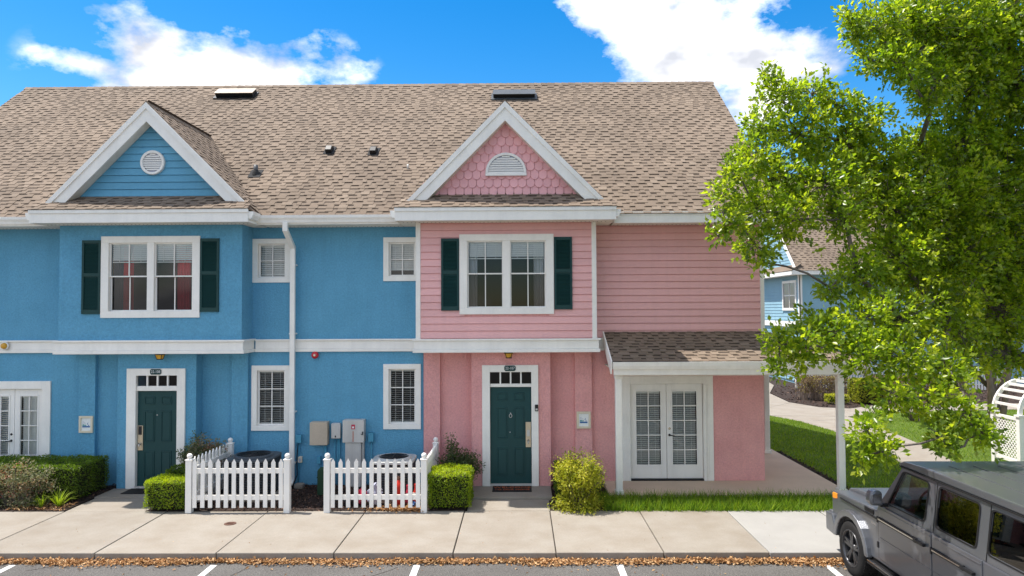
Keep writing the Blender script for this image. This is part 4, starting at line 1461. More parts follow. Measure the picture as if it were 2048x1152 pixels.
tag(MB().tube([(-4.86, -.05, .93), (-4.89, -.06, .6), (-4.86, -.12, .25), (-4.90, -.3, .06), (-4.96, -.42, .05)], .012, 6).build('black_cable', 'rubber', smooth=True), 'loose dark cable running down beside the downspout foot', 'cable')
tag(MB().box(-4.86, -4.68, -.34, -.16, 0, .09).box(-4.84, -4.70, -.32, -.18, .0901, .10).build('splash_block', 'concrete', bevel=.015), 'small concrete splash block at the foot of the downspout', 'block')

# telecom pedestal
t = thing('telecom_pedestal', 'dark green cable pedestal standing in the mulch between fences', 'pedestal', (-4.11, -.78, 0))
MB().prism([(-4.21, -.05), (-4.01, -.05), (-4.01, .50), (-4.04, .55), (-4.18, .55), (-4.21, .50)], -.88, -.68).build('case', 'pedestal_green', t, bevel=.015)
MB().box(-4.215, -4.005, -.885, -.675, .36, .385).build('seam', 'pedestal_green', t)

# air conditioners
def condenser(lab, cx, cy, w, h, m, rim):
    t = thing('air_conditioner', lab, 'air conditioner', (cx, cy, .0), 'condensers behind the picket fences')
    def ringpts(r, c, n=6):
        pts = []
        for qx, qy, a0 in ((1, 1, 0), (-1, 1, 90), (-1, -1, 180), (1, -1, 270)):
            for k in range(n + 1):
                a = math.radians(a0 + 90 * k / n)
                pts.append((cx + qx * (r - c) + c * math.cos(a), cy + qy * (r - c) + c * math.sin(a)))
        return pts
    r = w / 2
    MB().box(cx - r - .06, cx + r + .06, cy - r - .06, cy + r + .06, .0, .07).build('pad', 'concrete', t)
    MB().prism(ringpts(r - .03, .18), .07, h - .05, 'z').build('coil', 'car_black', t)
    lv = MB()
    z = .12
    while z < h - .09:
        lv.prism(ringpts(r, .2), z, z + .012, 'z')
        z += .034
    stuff(lv.build('louvers', m, t))
    for sx in (-1, 1):
        for sy in (-1, 1):
            MB().tube([(cx + sx * (r - .055), cy + sy * (r - .055), .07), (cx + sx * (r - .055), cy + sy * (r - .055), h - .03)], .028, 8).build('corner_post', m, t)
    MB().prism(ringpts(r + .015, .21), h - .06, h - .005, 'z').build('top_cover', rim, t, bevel=.012)
    MB().lathe([(r * .86, h - .004), (r * .84, h + .03), (r * .74, h + .035), (r * .72, h - .004)], (cx, cy, 0), 32).build('fan_ring', rim, t, smooth=True)
    gr = MB()
    for k in range(1, 12):
        q = r * .75 * k / 12
        gr.tube([(cx + q * math.cos(a * math.pi / 10), cy + q * math.sin(a * math.pi / 10), h + .03 + .02 * (1 - k / 12)) for a in range(21)], .004, 4, cap=False)
    for a in range(8):
        gr.tube([(cx, cy, h + .052), (cx + r * .75 * math.cos(a * math.pi / 4), cy + r * .75 * math.sin(a * math.pi / 4), h + .032)], .005, 4)
    stuff(gr.build('fan_grille', 'car_black', t))
    MB().lathe([(r * .7, h + .0), (.001, h + .001)], (cx, cy, 0), 24).build('fan_well', 'car_black', t)


condenser('dark grey air conditioner behind the left picket fence', -5.52, -.88, .92, .83, 'ac_dark', 'ac_dark')
condenser('air conditioner with pale top rim behind the right picket fence', -2.62, -.86, .84, .77, 'ac_dark', 'ac_light')

# odds and ends behind the right fence
t = thing('gas_cylinder', 'red metal cylinder standing behind the right picket fence', 'cylinder', (-2.40, -1.62, .02))
MB().lathe([(.001, .02), (.085, .02), (.09, .05), (.09, .36), (.075, .43), (.035, .47), (.03, .5), (.001, .5)], (-2.40, -1.62, 0), 18).build('cylinder_body', 'red_plastic', t, smooth=True)
MB().lathe([(.03, .49), (.035, .52), (.02, .56), (.001, .56)], (-2.40, -1.62, 0), 10).box(-2.45, -2.36, -1.64, -1.60, .53, .545).build('valve', 'iron_rust', t)
for x, c, lab, hh in ((-2.22, 'label_red', 'dark red bottle behind the right picket fence', .36), (-2.07, 'red_plastic', 'bright red bottle with pale collar behind the right fence', .38)):
    t = thing('plastic_bottle', lab, 'bottle', (x, -1.6, .02), 'bottles behind the right fence')
    MB().lathe([(.001, .02), (.05, .02), (.055, .04), (.055, hh * .6), (.025, hh * .8), (.022, hh)], (x, -1.6, 0), 14).build('bottle_body', c, t, smooth=True)
    MB().lathe([(.055, hh * .55), (.058, hh * .56), (.058, hh * .62), (.05, hh * .66)], (x, -1.6, 0), 14).build('collar', 'grey_metal', t)
    MB().lathe([(.026, hh - .03), (.028, hh + .03), (.001, hh + .032)], (x, -1.6, 0), 12).build('cap', c, t)
rr = random.Random(4)
def crumple(name, lab, c, r, m, hh):
    mb = MB()
    mb.lathe([(max(.001, r * math.sin(math.pi * i / 7)), hh / 2 - hh / 2 * math.cos(math.pi * i / 7)) for i in range(8)], c, 11)
    mb.v = [(x + rr.uniform(-.3, .3) * r, y + rr.uniform(-.3, .3) * r, max(c[2], z + rr.uniform(-.16, .16) * hh)) for x, y, z in mb.v]
    return tag(mb.build(name, m), lab, 'bag')
crumple('plastic_bag', 'crumpled pale plastic bag behind the right fence', (-2.86, -1.62, .02), .15, 'ink_grey', .38)
crumple('plastic_bag', 'crumpled red bag by the cabinet behind the right fence', (-3.12, -1.60, .02), .11, 'label_red', .28)
crumple('plastic_bag', 'crumpled blue bag low behind the right fence end', (-2.08, -1.86, .02), .06, 'blue_plastic', .12)
t = thing('inspection_cover', 'small round rusty iron cover set in the sidewalk', 'cover', (-5.225, -2.79, .0))
MB().lathe([(.105, -.01), (.105, .003), (.092, .005), (.001, .005)][::1], (-5.225, -2.79, 0), 28).build('cover_plate', 'iron_rust', t)
mb = MB()
for k in range(5):
    mb.box(-5.28, -5.17, -2.835 + k * .02, -2.828 + k * .02, .005, .008)
mb.build('cover_ribs', 'iron_rust', t)

# ------------------------------------------------------------------ picket fences
PK = MB().prism([(-.038, 0), (.038, 0), (.038, .845), (0, .915), (-.038, .845)], -.011, .011)
PKM = PK.mesh('picket')
PKM.materials.append(MATS['white_vinyl'])
FP = MB().box(-.056, .056, -.056, .056, 0, .985)
FPM = FP.mesh('post')
FPM.materials.append(MATS['white_vinyl'])
FC = MB().box(-.068, .068, -.068, .068, .985, 1.0)
FC.add([(-.06, -.06, 1.0), (.06, -.06, 1.0), (.06, .06, 1.0), (-.06, .06, 1.0), (0, 0, 1.03)], [(0, 1, 4), (1, 2, 4), (2, 3, 4), (3, 0, 4)])
FCM = FC.mesh('post_cap')
FCM.materials.append(MATS['white_vinyl'])
FB = MB().ball((0, 0, 1.062), .052, 18).lathe([(.03, 1.0), (.022, 1.02)], (0, 0, 0), 12)
FBM = FB.mesh('ball_finial', True)
FBM.materials.append(MATS['white_vinyl'])


def post(f, x, y, s=1.0):
    p = piece('post', FPM, f, (x, y, .0), scale=(1, 1, s))
    for n, m in (('post_cap', FCM), ('ball_finial', FBM)):
        o = bpy.data.objects.new(n, m)
        col.objects.link(o)
        o.parent = p


def run(f, a, b, n, skip_ends=True):
    d = Vector((b[0] - a[0], b[1] - a[1], 0))
    L = d.length
    d.normalize()
    ang = math.atan2(d.y, d.x)
    nrm = Vector((d.y, -d.x, 0))
    for i in range(n):
        t = (i + .75) / (n + .5) * L
        p = Vector((a[0], a[1], .095)) + d * t + nrm * .03
        piece('picket', PKM, f, p + Vector((0, 0, random.uniform(-.004, .004))), (0, random.uniform(-.006, .006), ang))
    for z in (.235, .735):
        q0, q1 = Vector((a[0], a[1], 0)) + d * .05, Vector((a[0], a[1], 0)) + d * (L - .05)
        w = nrm * .017
        MB().add([q0 + w + Vector((0, 0, z)), q1 + w + Vector((0, 0, z)), q1 - w + Vector((0, 0, z)), q0 - w + Vector((0, 0, z)),
                  q0 + w + Vector((0, 0, z + .09)), q1 + w + Vector((0, 0, z + .09)), q1 - w + Vector((0, 0, z + .09)), q0 - w + Vector((0, 0, z + .09))],
                 [(0, 3, 2, 1), (4, 5, 6, 7), (0, 1, 5, 4), (1, 2, 6, 5), (2, 3, 7, 6), (3, 0, 4, 7)]).build('rail', 'white_vinyl', f)


f = thing('picket_fence', 'white picket fence before the dark air conditioner of the blue house', 'fence', (-5.35, -2.08, 0), 'white picket fences')
for x, y in ((-6.295, -2.08), (-4.43, -2.08), (-6.20, -.42)):
    post(f, x, y)
run(f, (-6.295, -2.08), (-4.43, -2.08), 12)
run(f, (-6.20, -.42), (-6.295, -2.08), 11)
f = thing('picket_fence', 'white picket fence beside the pink house with red things behind', 'fence', (-2.7, -2.08, 0), 'white picket fences')
for x, y in ((-3.67, -2.08), (-1.835, -2.08), (-1.81, -.42)):
    post(f, x, y)
run(f, (-3.67, -2.08), (-1.835, -2.08), 12)
run(f, (-1.835, -2.08), (-1.81, -.42), 11)

# ------------------------------------------------------------------ plants
def scatter_box(n, x0, x1, y0, y1, z0, z1, r=.08, jit=.05):
    """points on the outside of a rounded clipped box, none underneath"""
    w = np.array([x1 - x0, y1 - y0, z1 - z0])
    areas = np.array([w[0] * w[1], w[0] * w[2], w[0] * w[2], w[1] * w[2], w[1] * w[2]])
    face = rng.choice(5, n, p=areas / areas.sum())
    u, v = rng.random(n), rng.random(n)
    P = np.zeros((n, 3)); Nn = np.zeros((n, 3))
    for k, (ax, val, s) in enumerate(((2, 1., 1), (1, 0., -1), (1, 1., 1), (0, 0., -1), (0, 1., 1))):
        i = face == k
        q = np.zeros((i.sum(), 3))
        o = [a for a in (0, 1, 2) if a != ax]
        q[:, o[0]] = u[i]; q[:, o[1]] = v[i]; q[:, ax] = val
        P[i] = q
        Nn[i, ax] = s
    P = P * w + np.array([x0, y0, z0])
    c = np.array([(x0 + x1) / 2, (y0 + y1) / 2, (z0 + z1) / 2])
    core = np.clip(P, [x0 + r, y0 + r, z0], [x1 - r, y1 - r, z1 - r])
    d = P - core
    L = np.linalg.norm(d, axis=1, keepdims=True)
    out = np.where(L > 1e-4, d / np.maximum(L, 1e-4), Nn)
    P = core + out * np.minimum(L, r)
    lump = (np.sin(P[:, 0] * 9 + P[:, 2] * 7) * np.sin(P[:, 1] * 11 + P[:, 2] * 5 + 1.3))[:, None] * .025
    P = P + out * lump - out * rng.random((n, 1)) * jit
    return P, out


def hedge(lab, x0, x1, y0, y1, z1, n, size=.034, tone=(.25, .75), mname='hedge_leaf', group=None, name='clipped_hedge', sun_top=.35, core=True):
    t = thing(name, lab, 'hedge', ((x0 + x1) / 2, (y0 + y1) / 2, 0), group)
    mb = MB()
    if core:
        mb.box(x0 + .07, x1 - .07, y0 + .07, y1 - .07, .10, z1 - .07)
    else:
        for k in range(130):
            xx, yy = random.uniform(x0, x1), random.uniform(y0, y1)
            mb.tube([(xx, yy, 0), (xx + random.uniform(-.12, .12), yy + random.uniform(-.1, .1), z1 * random.uniform(.5, .95))], [.014, .006], 4)
    for k in range(9):
        xx, yy = random.uniform(x0 + .1, x1 - .1), random.uniform(y0 + .1, y1 - .1)
        mb.tube([(xx, yy, -.03), (xx + .03, yy, .16)], .012, 5)
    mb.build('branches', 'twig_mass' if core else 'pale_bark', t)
    P, out = scatter_box(n, x0, x1, y0, y1, .07 if core else .3, z1, jit=.05 if core else .4)
    ax = out * .6 + rng.normal(0, .8, (n, 3)) + np.array([0, 0, .35])
    nor = out + rng.normal(0, .6, (n, 3))
    V, F = leaves(P, rng.uniform(.7, 1.25, n) * size, ax, nor, .55)
    top = np.clip(out[:, 2], 0, 1)
    tn = rng.uniform(tone[0], tone[1], n) * .75 + sun_top * top * rng.random(n) + .08 * np.sin(P[:, 0] * 13 + P[:, 1] * 9)  # upward-facing leaves toned lighter: sunlight on the top put into the colour
    np_mesh('foliage', V, F, mname, t, np.clip(np.concatenate([tn, tn]), 0, 1))
    return t


hedge('bright green clipped hedge block between right fence and pink door step', -1.77, -.97, -2.05, -1.12, .70, 9500, tone=(.45, 1.0), sun_top=.5)
hedge('sunlit front block of the clipped hedge beside the blue house walkway', -7.17, -6.37, -2.12, -1.50, .60, 6500, tone=(.5, 1.05), sun_top=.5)  # front of one hedge, sunlight put into its brighter leaf tones
hedge('shaded rear part of the clipped hedge at the blue house', -7.12, -6.42, -1.44, -.62, .66, 5500, tone=(.0, .45), sun_top=.1)  # rear of the same hedge, shade put into its darker leaf tones
hedge('long dark green clipped hedge along the blue house at left', -12.6, -8.86, -1.45, -.28, .73, 26000, tone=(.0, .5), sun_top=.22)
hedge('low dark hedge behind the golden shrub at the pink house', .70, 1.25, -1.25, -.35, .62, 4000, tone=(.05, .5), sun_top=.15)


def shrub(name, lab, c, r, h, nst, nl, mname, tone, size=.05, aspect=.42, cat='shrub', droop=.2, z0=.0, pom=.11, low=False):
    """loose multi-stemmed shrub: stems fan out, leaf tufts at and below their tips"""
    t = thing(name, lab, cat, (c[0], c[1], z0))
    mb = MB()
    tips = []
    for k in range(nst):
        a = 2 * math.pi * (k / nst) + random.uniform(-.3, .3)
        q = random.uniform(.25, 1) ** .6
        tip = Vector((c[0] + r[0] * q * math.cos(a), c[1] + r[1] * q * math.sin(a), z0 + h * (1 - .42 * q * q) * random.uniform(.66, 1.06)))
        b = Vector((c[0] + .18 * r[0] * math.cos(a), c[1] + .18 * r[1] * math.sin(a), z0 - .02))
        m = b.lerp(tip, .55) + Vector((0, 0, .08 * h))
        mb.tube([b, m, tip], [.011, .008, .003], 5)
        tips += [tip, m.lerp(tip, .5), m.lerp(tip, .75)] + [m] * (random.random() < .5)
        if low:
            o_ = Vector((math.cos(a) * r[0], math.sin(a) * r[1], 0)) * random.uniform(.35, .8)
            tips += [b.lerp(m, .75), b.lerp(m, .4) + o_ * .7, b.lerp(m, .15) + o_, Vector((c[0], c[1], z0 + h * random.uniform(.3, .8))) + o_]
    mb.build('stems', 'bark', t)
    T = np.array([tuple(p) for p in tips])
    i = rng.integers(0, len(T), nl)
    off = rng.normal(0, 1, (nl, 3))
    off = unit(off) * (rng.random((nl, 1)) ** .5) * pom * np.array([1.2, 1.2, .8])
    P = T[i] + off
    P[:, 2] = np.maximum(P[:, 2], z0 + .04)
    ax = off * 6 + rng.normal(0, .6, (nl, 3)) - np.array([0, 0, droop])
    nor = np.array([0, 0, 1.]) + rng.normal(0, .5, (nl, 3))
    V, F = leaves(P, rng.uniform(.6, 1.3, nl) * size, ax, nor, aspect)
    base = rng.random(len(T))[i]
    tn = np.clip(tone[0] + (tone[1] - tone[0]) * (base * .6 + rng.random(nl) * .4), 0, 1)
    np_mesh('foliage', V, F, mname, t, np.concatenate([tn, tn]))
    return t


shrub('golden_shrub', 'loose yellow-green shrub glowing in the sun right of pink door', (1.10, -1.84), (.46, .40), 1.14, 44, 8800, 'gold_leaf', (.32, 1.0), .055, low=True, pom=.14)
shrub('dark_shrub', 'dark green undergrowth at the foot of the golden shrub', (1.2, -1.1), (.42, .35), .72, 22, 2600, 'hedge_leaf', (0, .5), .045)
shrub('nandina', 'reddish nandina shrub beside the blue house door', (-6.66, -.66), (.44, .22), 1.34, 24, 7000, 'nandina_leaf', (.0, 1.0), .06, pom=.15)
shrub('nandina', 'dark nandina shrub between hedge and pink door', (-1.28, -.78), (.40, .24), 1.22, 22, 4200, 'nandina_leaf', (.0, .62), .055, pom=.13)
shrub('nandina', 'sprawling grey-green and reddish nandina at the left edge', (-9.95, -1.62), (.80, .28), .92, 42, 7000, 'nandina_leaf', (.2, .98), .052, low=True)
shrub('nandina', 'low yellow-green shrub at far left edge before the hedge', (-10.9, -1.68), (.55, .28), .9, 26, 4500, 'gold_leaf', (.3, 1.), .05, low=True)


def spiky(lab, c, r, n):
    t = thing('grass_clump', lab, 'grass clump', (c[0], c[1], 0), 'spiky grass clumps in the mulch')
    V, F, T = [], [], []
    for k in range(n):
        a = random.uniform(0, 2 * math.pi)
        q = random.uniform(.25, 1)
        L = r * random.uniform(.8, 1.25)
        tip = Vector((math.cos(a) * q * L, math.sin(a) * q * L, L * (1.15 - q * .75)))
        s = Vector((-math.sin(a), math.cos(a), 0)) * .009
        m = tip * .5 + Vector((0, 0, .16 * L))
        b = len(V)
        o = Vector((c[0], c[1], .0))
        V += [o + s, o - s, o + m - s * .8, o + m + s * .8, o + tip, o + tip]
        F += [(b, b + 1, b + 2, b + 3), (b + 3, b + 2, b + 4, b + 5)]
        q = random.uniform(.6, 1)
        T += [q, q]
    np_mesh('blades', [tuple(v) for v in V], F, 'grass_blade', t, T)


spiky('spiky pale grass clump at the walkway corner before the left hedge', (-9.02, -1.72), .40, 46)
spiky('smaller spiky grass clump left of the other at the hedge', (-9.32, -1.80), .33, 24)


# ------------------------------------------------------------------ turf, mulch and fallen leaves
def blades(name, x, y, z, hmin, hmax, w, lean, tone, label, cat, zoff=0):
    n = len(x)
    a = rng.uniform(0, 2 * np.pi, n)
    h = rng.uniform(hmin, hmax, n)
    l = rng.uniform(0, lean, n) * h
    b = rng.uniform(0, 2 * np.pi, n)
    P = np.stack([x, y, np.full(n, z)], 1)
    s = np.stack([np.cos(a), np.sin(a), np.zeros(n)], 1) * (w * rng.uniform(.6, 1.2, n))[:, None]
    tip = P + np.stack([np.cos(b) * l, np.sin(b) * l, h], 1)
    V = np.empty((n, 3, 3))
    V[:, 0], V[:, 1], V[:, 2] = P - s, P + s, tip
    F = (np.arange(n) * 3)[:, None] + np.array([0, 1, 2])
    t = np.clip(tone[0] + (tone[1] - tone[0]) * rng.random(n), 0, 1)
    return stuff(np_mesh(name, V.reshape(-1, 3), F, 'grass_blade', None, t), label, cat)


MB().prism([(1.72, -2.0), (8.9, -2.0), (8.9, -1.205), (1.72, -1.205)], -.2, .0, 'z').build('turf_bed', 'turf', loc=(0, 0, 0))['kind'] = 'structure'
n = 17000
x, y = rng.uniform(1.55, 8.8, n), rng.uniform(-2.07, -1.16, n)
t_ = rng.random(n) < .45 + .55 * np.sin(x * 7 + y * 9 + 2 * np.sin(x * 2.1))
x, y = np.where(t_, x + rng.normal(0, .03, n), x), np.where(t_, y - rng.random(n) * .05, y)
k = (x > 1.55 + (y + 2.0) * -.5 + rng.normal(0, .06, n))
blades('grass_strip', x[k], y[k], -.01, .05, .25, .008, 1.1, (.0, .9), 'strip of long green grass before the pink porch', 'grass')
LAWN = [(6.9, -1.2), (9.2, -1.2), (9.3, 1.8), (9.48, 3.4), (9.67, 5.5), (9.69, 6.7), (9.42, 8.6), (8.86, 9.87), (6.4, 12.0), (5.4, 12.0), (5.4, 3.55), (6.9, 3.55)]
LAWN2 = [(10.62, -2.0), (24, -2.0), (24, 11.3), (18, 11.1), (13.2, 10.55), (11.5, 9.55), (11.5, 7.34), (11.2, 4.77), (10.82, 2.73), (10.64, 1.85)]
for i, (pl, nb) in enumerate(((LAWN, 34000), (LAWN2, 60000))):
    MB().prism(pl, -.15, .004, 'z').build('lawn', 'turf', loc=(0, 0, 0))['kind'] = 'structure'
    xs, ys = [p[0] for p in pl], [p[1] for p in pl]
    x, y = rng.uniform(min(xs), max(xs), nb * 2), rng.uniform(min(ys), max(ys), nb * 2)
    k = inpoly(x, y, pl)
    x, y = x[k][:nb], y[k][:nb]
    blades('lawn_grass', x, y, -.0, .03, .075, .009, .8, (.2, 1.), ['short green lawn grass between pink porch and curved path', 'sunny lawn grass beyond the curved path'][i], 'grass')
BEDS = [[(-14, -2.0), (-8.75, -2.0), (-8.79, -.0), (-14, -.0)], [(-7.16, -2.0), (-1.06, -2.0), (-1.09, 0), (-7.1, 0)], [(.57, -2.0), (1.9, -2.0), (1.76, 0), (.66, 0)], [(6.68, -1.1), (6.95, -1.1), (6.95, 3.5), (6.68, 3.5)],
        [(11.6, 12.05), (12.5, 11.7), (13.7, 12.5), (15.5, 12.9), (24, 13.1), (24, 19.5), (12.6, 19.5), (11.3, 16.5), (11.0, 13.6)], [(4, 20), (9.3, 20.2), (11.2, 24.4), (11, 27), (4, 27)]]
for pl, nb, lab in zip(BEDS, (5200, 9500, 1800, 700, 5000, 1500), ('brown bark mulch before the left hedge', 'brown bark mulch inside and between the picket fences', 'brown bark mulch under the golden shrub', 'thin mulch line beside the porch slab', 'brown mulch under the far yellowing hedge', 'brown mulch before the far fence')):
    sh_ = MB().prism(pl, -.2, .006, 'z').build('mulch_ground', 'soil', loc=(0, 0, 0))
    sh_['kind'] = 'structure'
    xs, ys = [p[0] for p in pl], [p[1] for p in pl]
    x, y = rng.uniform(min(xs), max(xs), nb * 2), rng.uniform(min(ys), max(ys), nb * 2)
    k = inpoly(x, y, pl)
    x, y = x[k][:nb], y[k][:nb]
    m = len(x)
    P = np.stack([x, y, .006 + rng.random(m) * .03], 1)
    ax = rng.normal(0, 1, (m, 3)) * [1, 1, .35]
    nor = rng.normal(0, .5, (m, 3)) + [0, 0, 1]
    V, F = leaves(P, rng.uniform(.03, .085, m) * (1 if pl is not BEDS[4] else 1.8), ax, nor, .35, .1)
    tn = rng.random(m) ** 1.5
    stuff(np_mesh('bark_mulch', V, F, 'mulch_chip', None, np.concatenate([tn, tn])), lab, 'mulch')


def litter(n, xy, z, lab, size=(.035, .075), pile=.03):
    x, y = xy
    n = len(x)
    P = np.stack([x, y, z + rng.random(n) * pile], 1)
    ax = rng.normal(0, 1, (n, 3)) * [1, 1, .4]
    nor = rng.normal(0, .45, (n, 3)) + [0, 0, 1]
    V, F = leaves(P, rng.uniform(*size, n), ax, nor, .5, .5)
    t = rng.beta(2.2, 1.8, n)
    stuff(np_mesh('fallen_leaves', V, F, 'dry_leaf', None, np.concatenate([t, t])), lab, 'leaves')


n = 17000
x = rng.uniform(-13, 9, n)
x = x[rng.random(n) < .78 + .22 * np.sin(x * 2.3 + np.sin(x * .9) * 2)]
n = len(x)
y = -4.335 - np.abs(rng.normal(0, .075, n)) * (1 + .35 * np.sin(x * 1.7) + .2 * np.sin(x * 4.3)) - rng.random(n) * .07
litter(n, (x, y), -.127, 'drift of tan fallen leaves along the kerb', pile=.045)
n = 420
litter(n, (rng.uniform(-13, 9, n), rng.uniform(-8, -4.6, n)), -.127, 'stray fallen leaves scattered on the asphalt', pile=.006)
n = 900
litter(n, (-1.85 - np.abs(rng.normal(0, .42, n)), rng.normal(-1.98, .06, n)), .01, 'tan fallen leaves under the right picket fence', pile=.05)
n = 420
litter(n, (rng.uniform(-9.9, -8.8, n), rng.uniform(-1.98, -1.5, n)), .012, 'fallen leaves round the spiky grass', pile=.02)
n = 130
litter(n, (rng.uniform(-9, 6, n), rng.uniform(-4.3, -2.05, n)), .002, 'few small leaf scraps on the sidewalk', (.01, .028), .004)

# ------------------------------------------------------------------ the boxy off-road car
CO = Vector((5.78, -4.15, -.13))
CAR = thing('parked_car', 'boxy dark grey off-road car parked nose to the kerb', 'car', CO)


def cb(mb, name, m, parent=None, **k):
    mb.v = [(p[0] + CO.x, p[1] + CO.y, p[2] + CO.z) for p in mb.v]
    return mb.build(name, m, parent or CAR, **k)


WF, WR, WZ, AR = -.80, -3.78, .395, .47


def arch(yc, r, n=12, z0=.46):
    a0 = math.asin((z0 - WZ) / r)
    return [(yc + r * math.cos(a0 + (math.pi - 2 * a0) * i / n), WZ + r * math.sin(a0 + (math.pi - 2 * a0) * i / n)) for i in range(n + 1)]


prof = [(-.10, .50), (-.10, 1.03), (-.15, 1.085), (-1.50, 1.155), (-1.56, 1.25), (-4.96, 1.25), (-4.96, .50)]
low = [(-4.9, .46)] + arch(WR, AR)[::-1] + arch(WF, AR)[::-1] + [(-.16, .46)]
body = cb(MB().prism(prof + low, -.88, .88, 'x'), 'car_body', 'car_paint', bevel=.022)
cb(MB().box(-.84, .84, -4.85, -.2, .40, .72), 'underbody', 'car_black')
# bonnet with its raised middle
hood = MB().prism([(-.11, 1.02), (-.13, 1.115), (-.35, 1.16), (-1.50, 1.235), (-1.50, 1.02)], -.63, .63, 'x')
cb(hood, 'bonnet', 'car_paint', bevel=.03)


def gx(z):                 # half width of the upper body at height z
    return .872 + (.805 - .872) * (z - 1.25) / .62


# upper body: sill, header and pillars round open windows; the sides lean in
SIDE = [[(-1.80, 1.315), (-2.11, 1.80), (-2.68, 1.805), (-2.64, 1.335)], [(-2.89, 1.335), (-2.91, 1.805), (-3.64, 1.805), (-3.62, 1.335)], [(-3.83, 1.335), (-3.85, 1.80), (-4.72, 1.80), (-4.74, 1.335)]]
cab = MB()
for s in (-1, 1):
    def plate(pts, s=s):
        q = [(s * gx(z), y, z) for y, z in pts]
        i = [(s * (gx(z) - .05), y, z) for y, z in pts]
        k = len(q)
        fs = [tuple(range(k)), tuple(range(2 * k - 1, k - 1, -1))] + [(j, k + j, k + (j + 1) % k, (j + 1) % k) for j in range(k)]
        cab.add(q + i, fs if s < 0 else [f[::-1] for f in fs])
    plate([(-1.56, 1.25), (-1.63, 1.325), (-4.95, 1.345), (-4.95, 1.25)])
    plate([(-2.02, 1.80), (-2.07, 1.87), (-4.90, 1.87), (-4.905, 1.80)])
    plate([(-1.63, 1.325), (-2.02, 1.80), (-2.12, 1.80), (-1.80, 1.325)])
    plate([(-2.635, 1.33), (-2.675, 1.80), (-2.915, 1.80), (-2.885, 1.335)])
    plate([(-3.615, 1.335), (-3.635, 1.80), (-3.855, 1.80), (-3.825, 1.34)])
    plate([(-4.735, 1.34), (-4.715, 1.80), (-4.905, 1.80), (-4.95, 1.345)])
cab.box(-.80, .80, -2.10, -2.03, 1.82, 1.87).box(-.82, .82, -4.95, -4.88, 1.25, 1.36).box(-.80, .80, -4.93, -4.86, 1.80, 1.87)
cb(cab, 'cabin', 'car_paint')
inn = MB().box(-.80, .80, -4.85, -1.6, 1.10, 1.255).box(-.78, .78, -1.95, -1.62, 1.25, 1.33)
for sx in (-.40, .40):
    for y in (-2.75, -3.7):
        inn.box(sx - .24, sx + .24, y - .12, y + .02, 1.2, 1.62).box(sx - .13, sx + .13, y - .10, y - .02, 1.64, 1.80)
cb(inn, 'seats', 'seat_leather', bevel=.03)
cb(MB().tube([(-.40 + .19 * math.cos(a * math.pi / 10), -2.06 - .05 * math.sin(a * math.pi / 10), 1.42 + .17 * math.sin(a * math.pi / 10)) for a in range(21)], .016, 6, cap=False).tube([(-.40, -1.9, 1.36), (-.40, -2.06, 1.42)], .03, 6).box(-.58, -.22, -2.07, -2.05, 1.40, 1.44), 'steering_wheel', 'car_black', smooth=False)
rf = MB().prism([(-2.0, 1.872), (-1.98, 1.90), (-2.12, 1.945), (-2.6, 1.968), (-4.3, 1.968), (-4.85, 1.945), (-4.93, 1.90), (-4.92, 1.872)], -.815, .815, 'x')
roof = cb(rf, 'car_roof', 'car_paint', bevel=.05)
for s in (-1, 1):
    cb(MB().box(s * .828, s * .80, -4.9, -2.03, 1.858, 1.874), 'drip_rail', 'car_black')
for x in (-.45, -.15, .15, .45):
    cb(MB().box(x - .02, x + .02, -4.6, -2.5, 1.966, 1.974), 'roof_rib', 'car_paint', roof, bevel=.003)


def round_poly(pts, r, n=4):
    out = []
    k = len(pts)
    for i, p in enumerate(pts):
        p, a, b = Vector(p), Vector(pts[i - 1]), Vector(pts[(i + 1) % k])
        u, v = (a - p).normalized(), (b - p).normalized()
        for j in range(n + 1):
            t = j / n
            q = (p + u * r) * (1 - t) ** 2 + p * 2 * t * (1 - t) + (p + v * r) * t * t
            out.append((q.x, q.y))
    return out


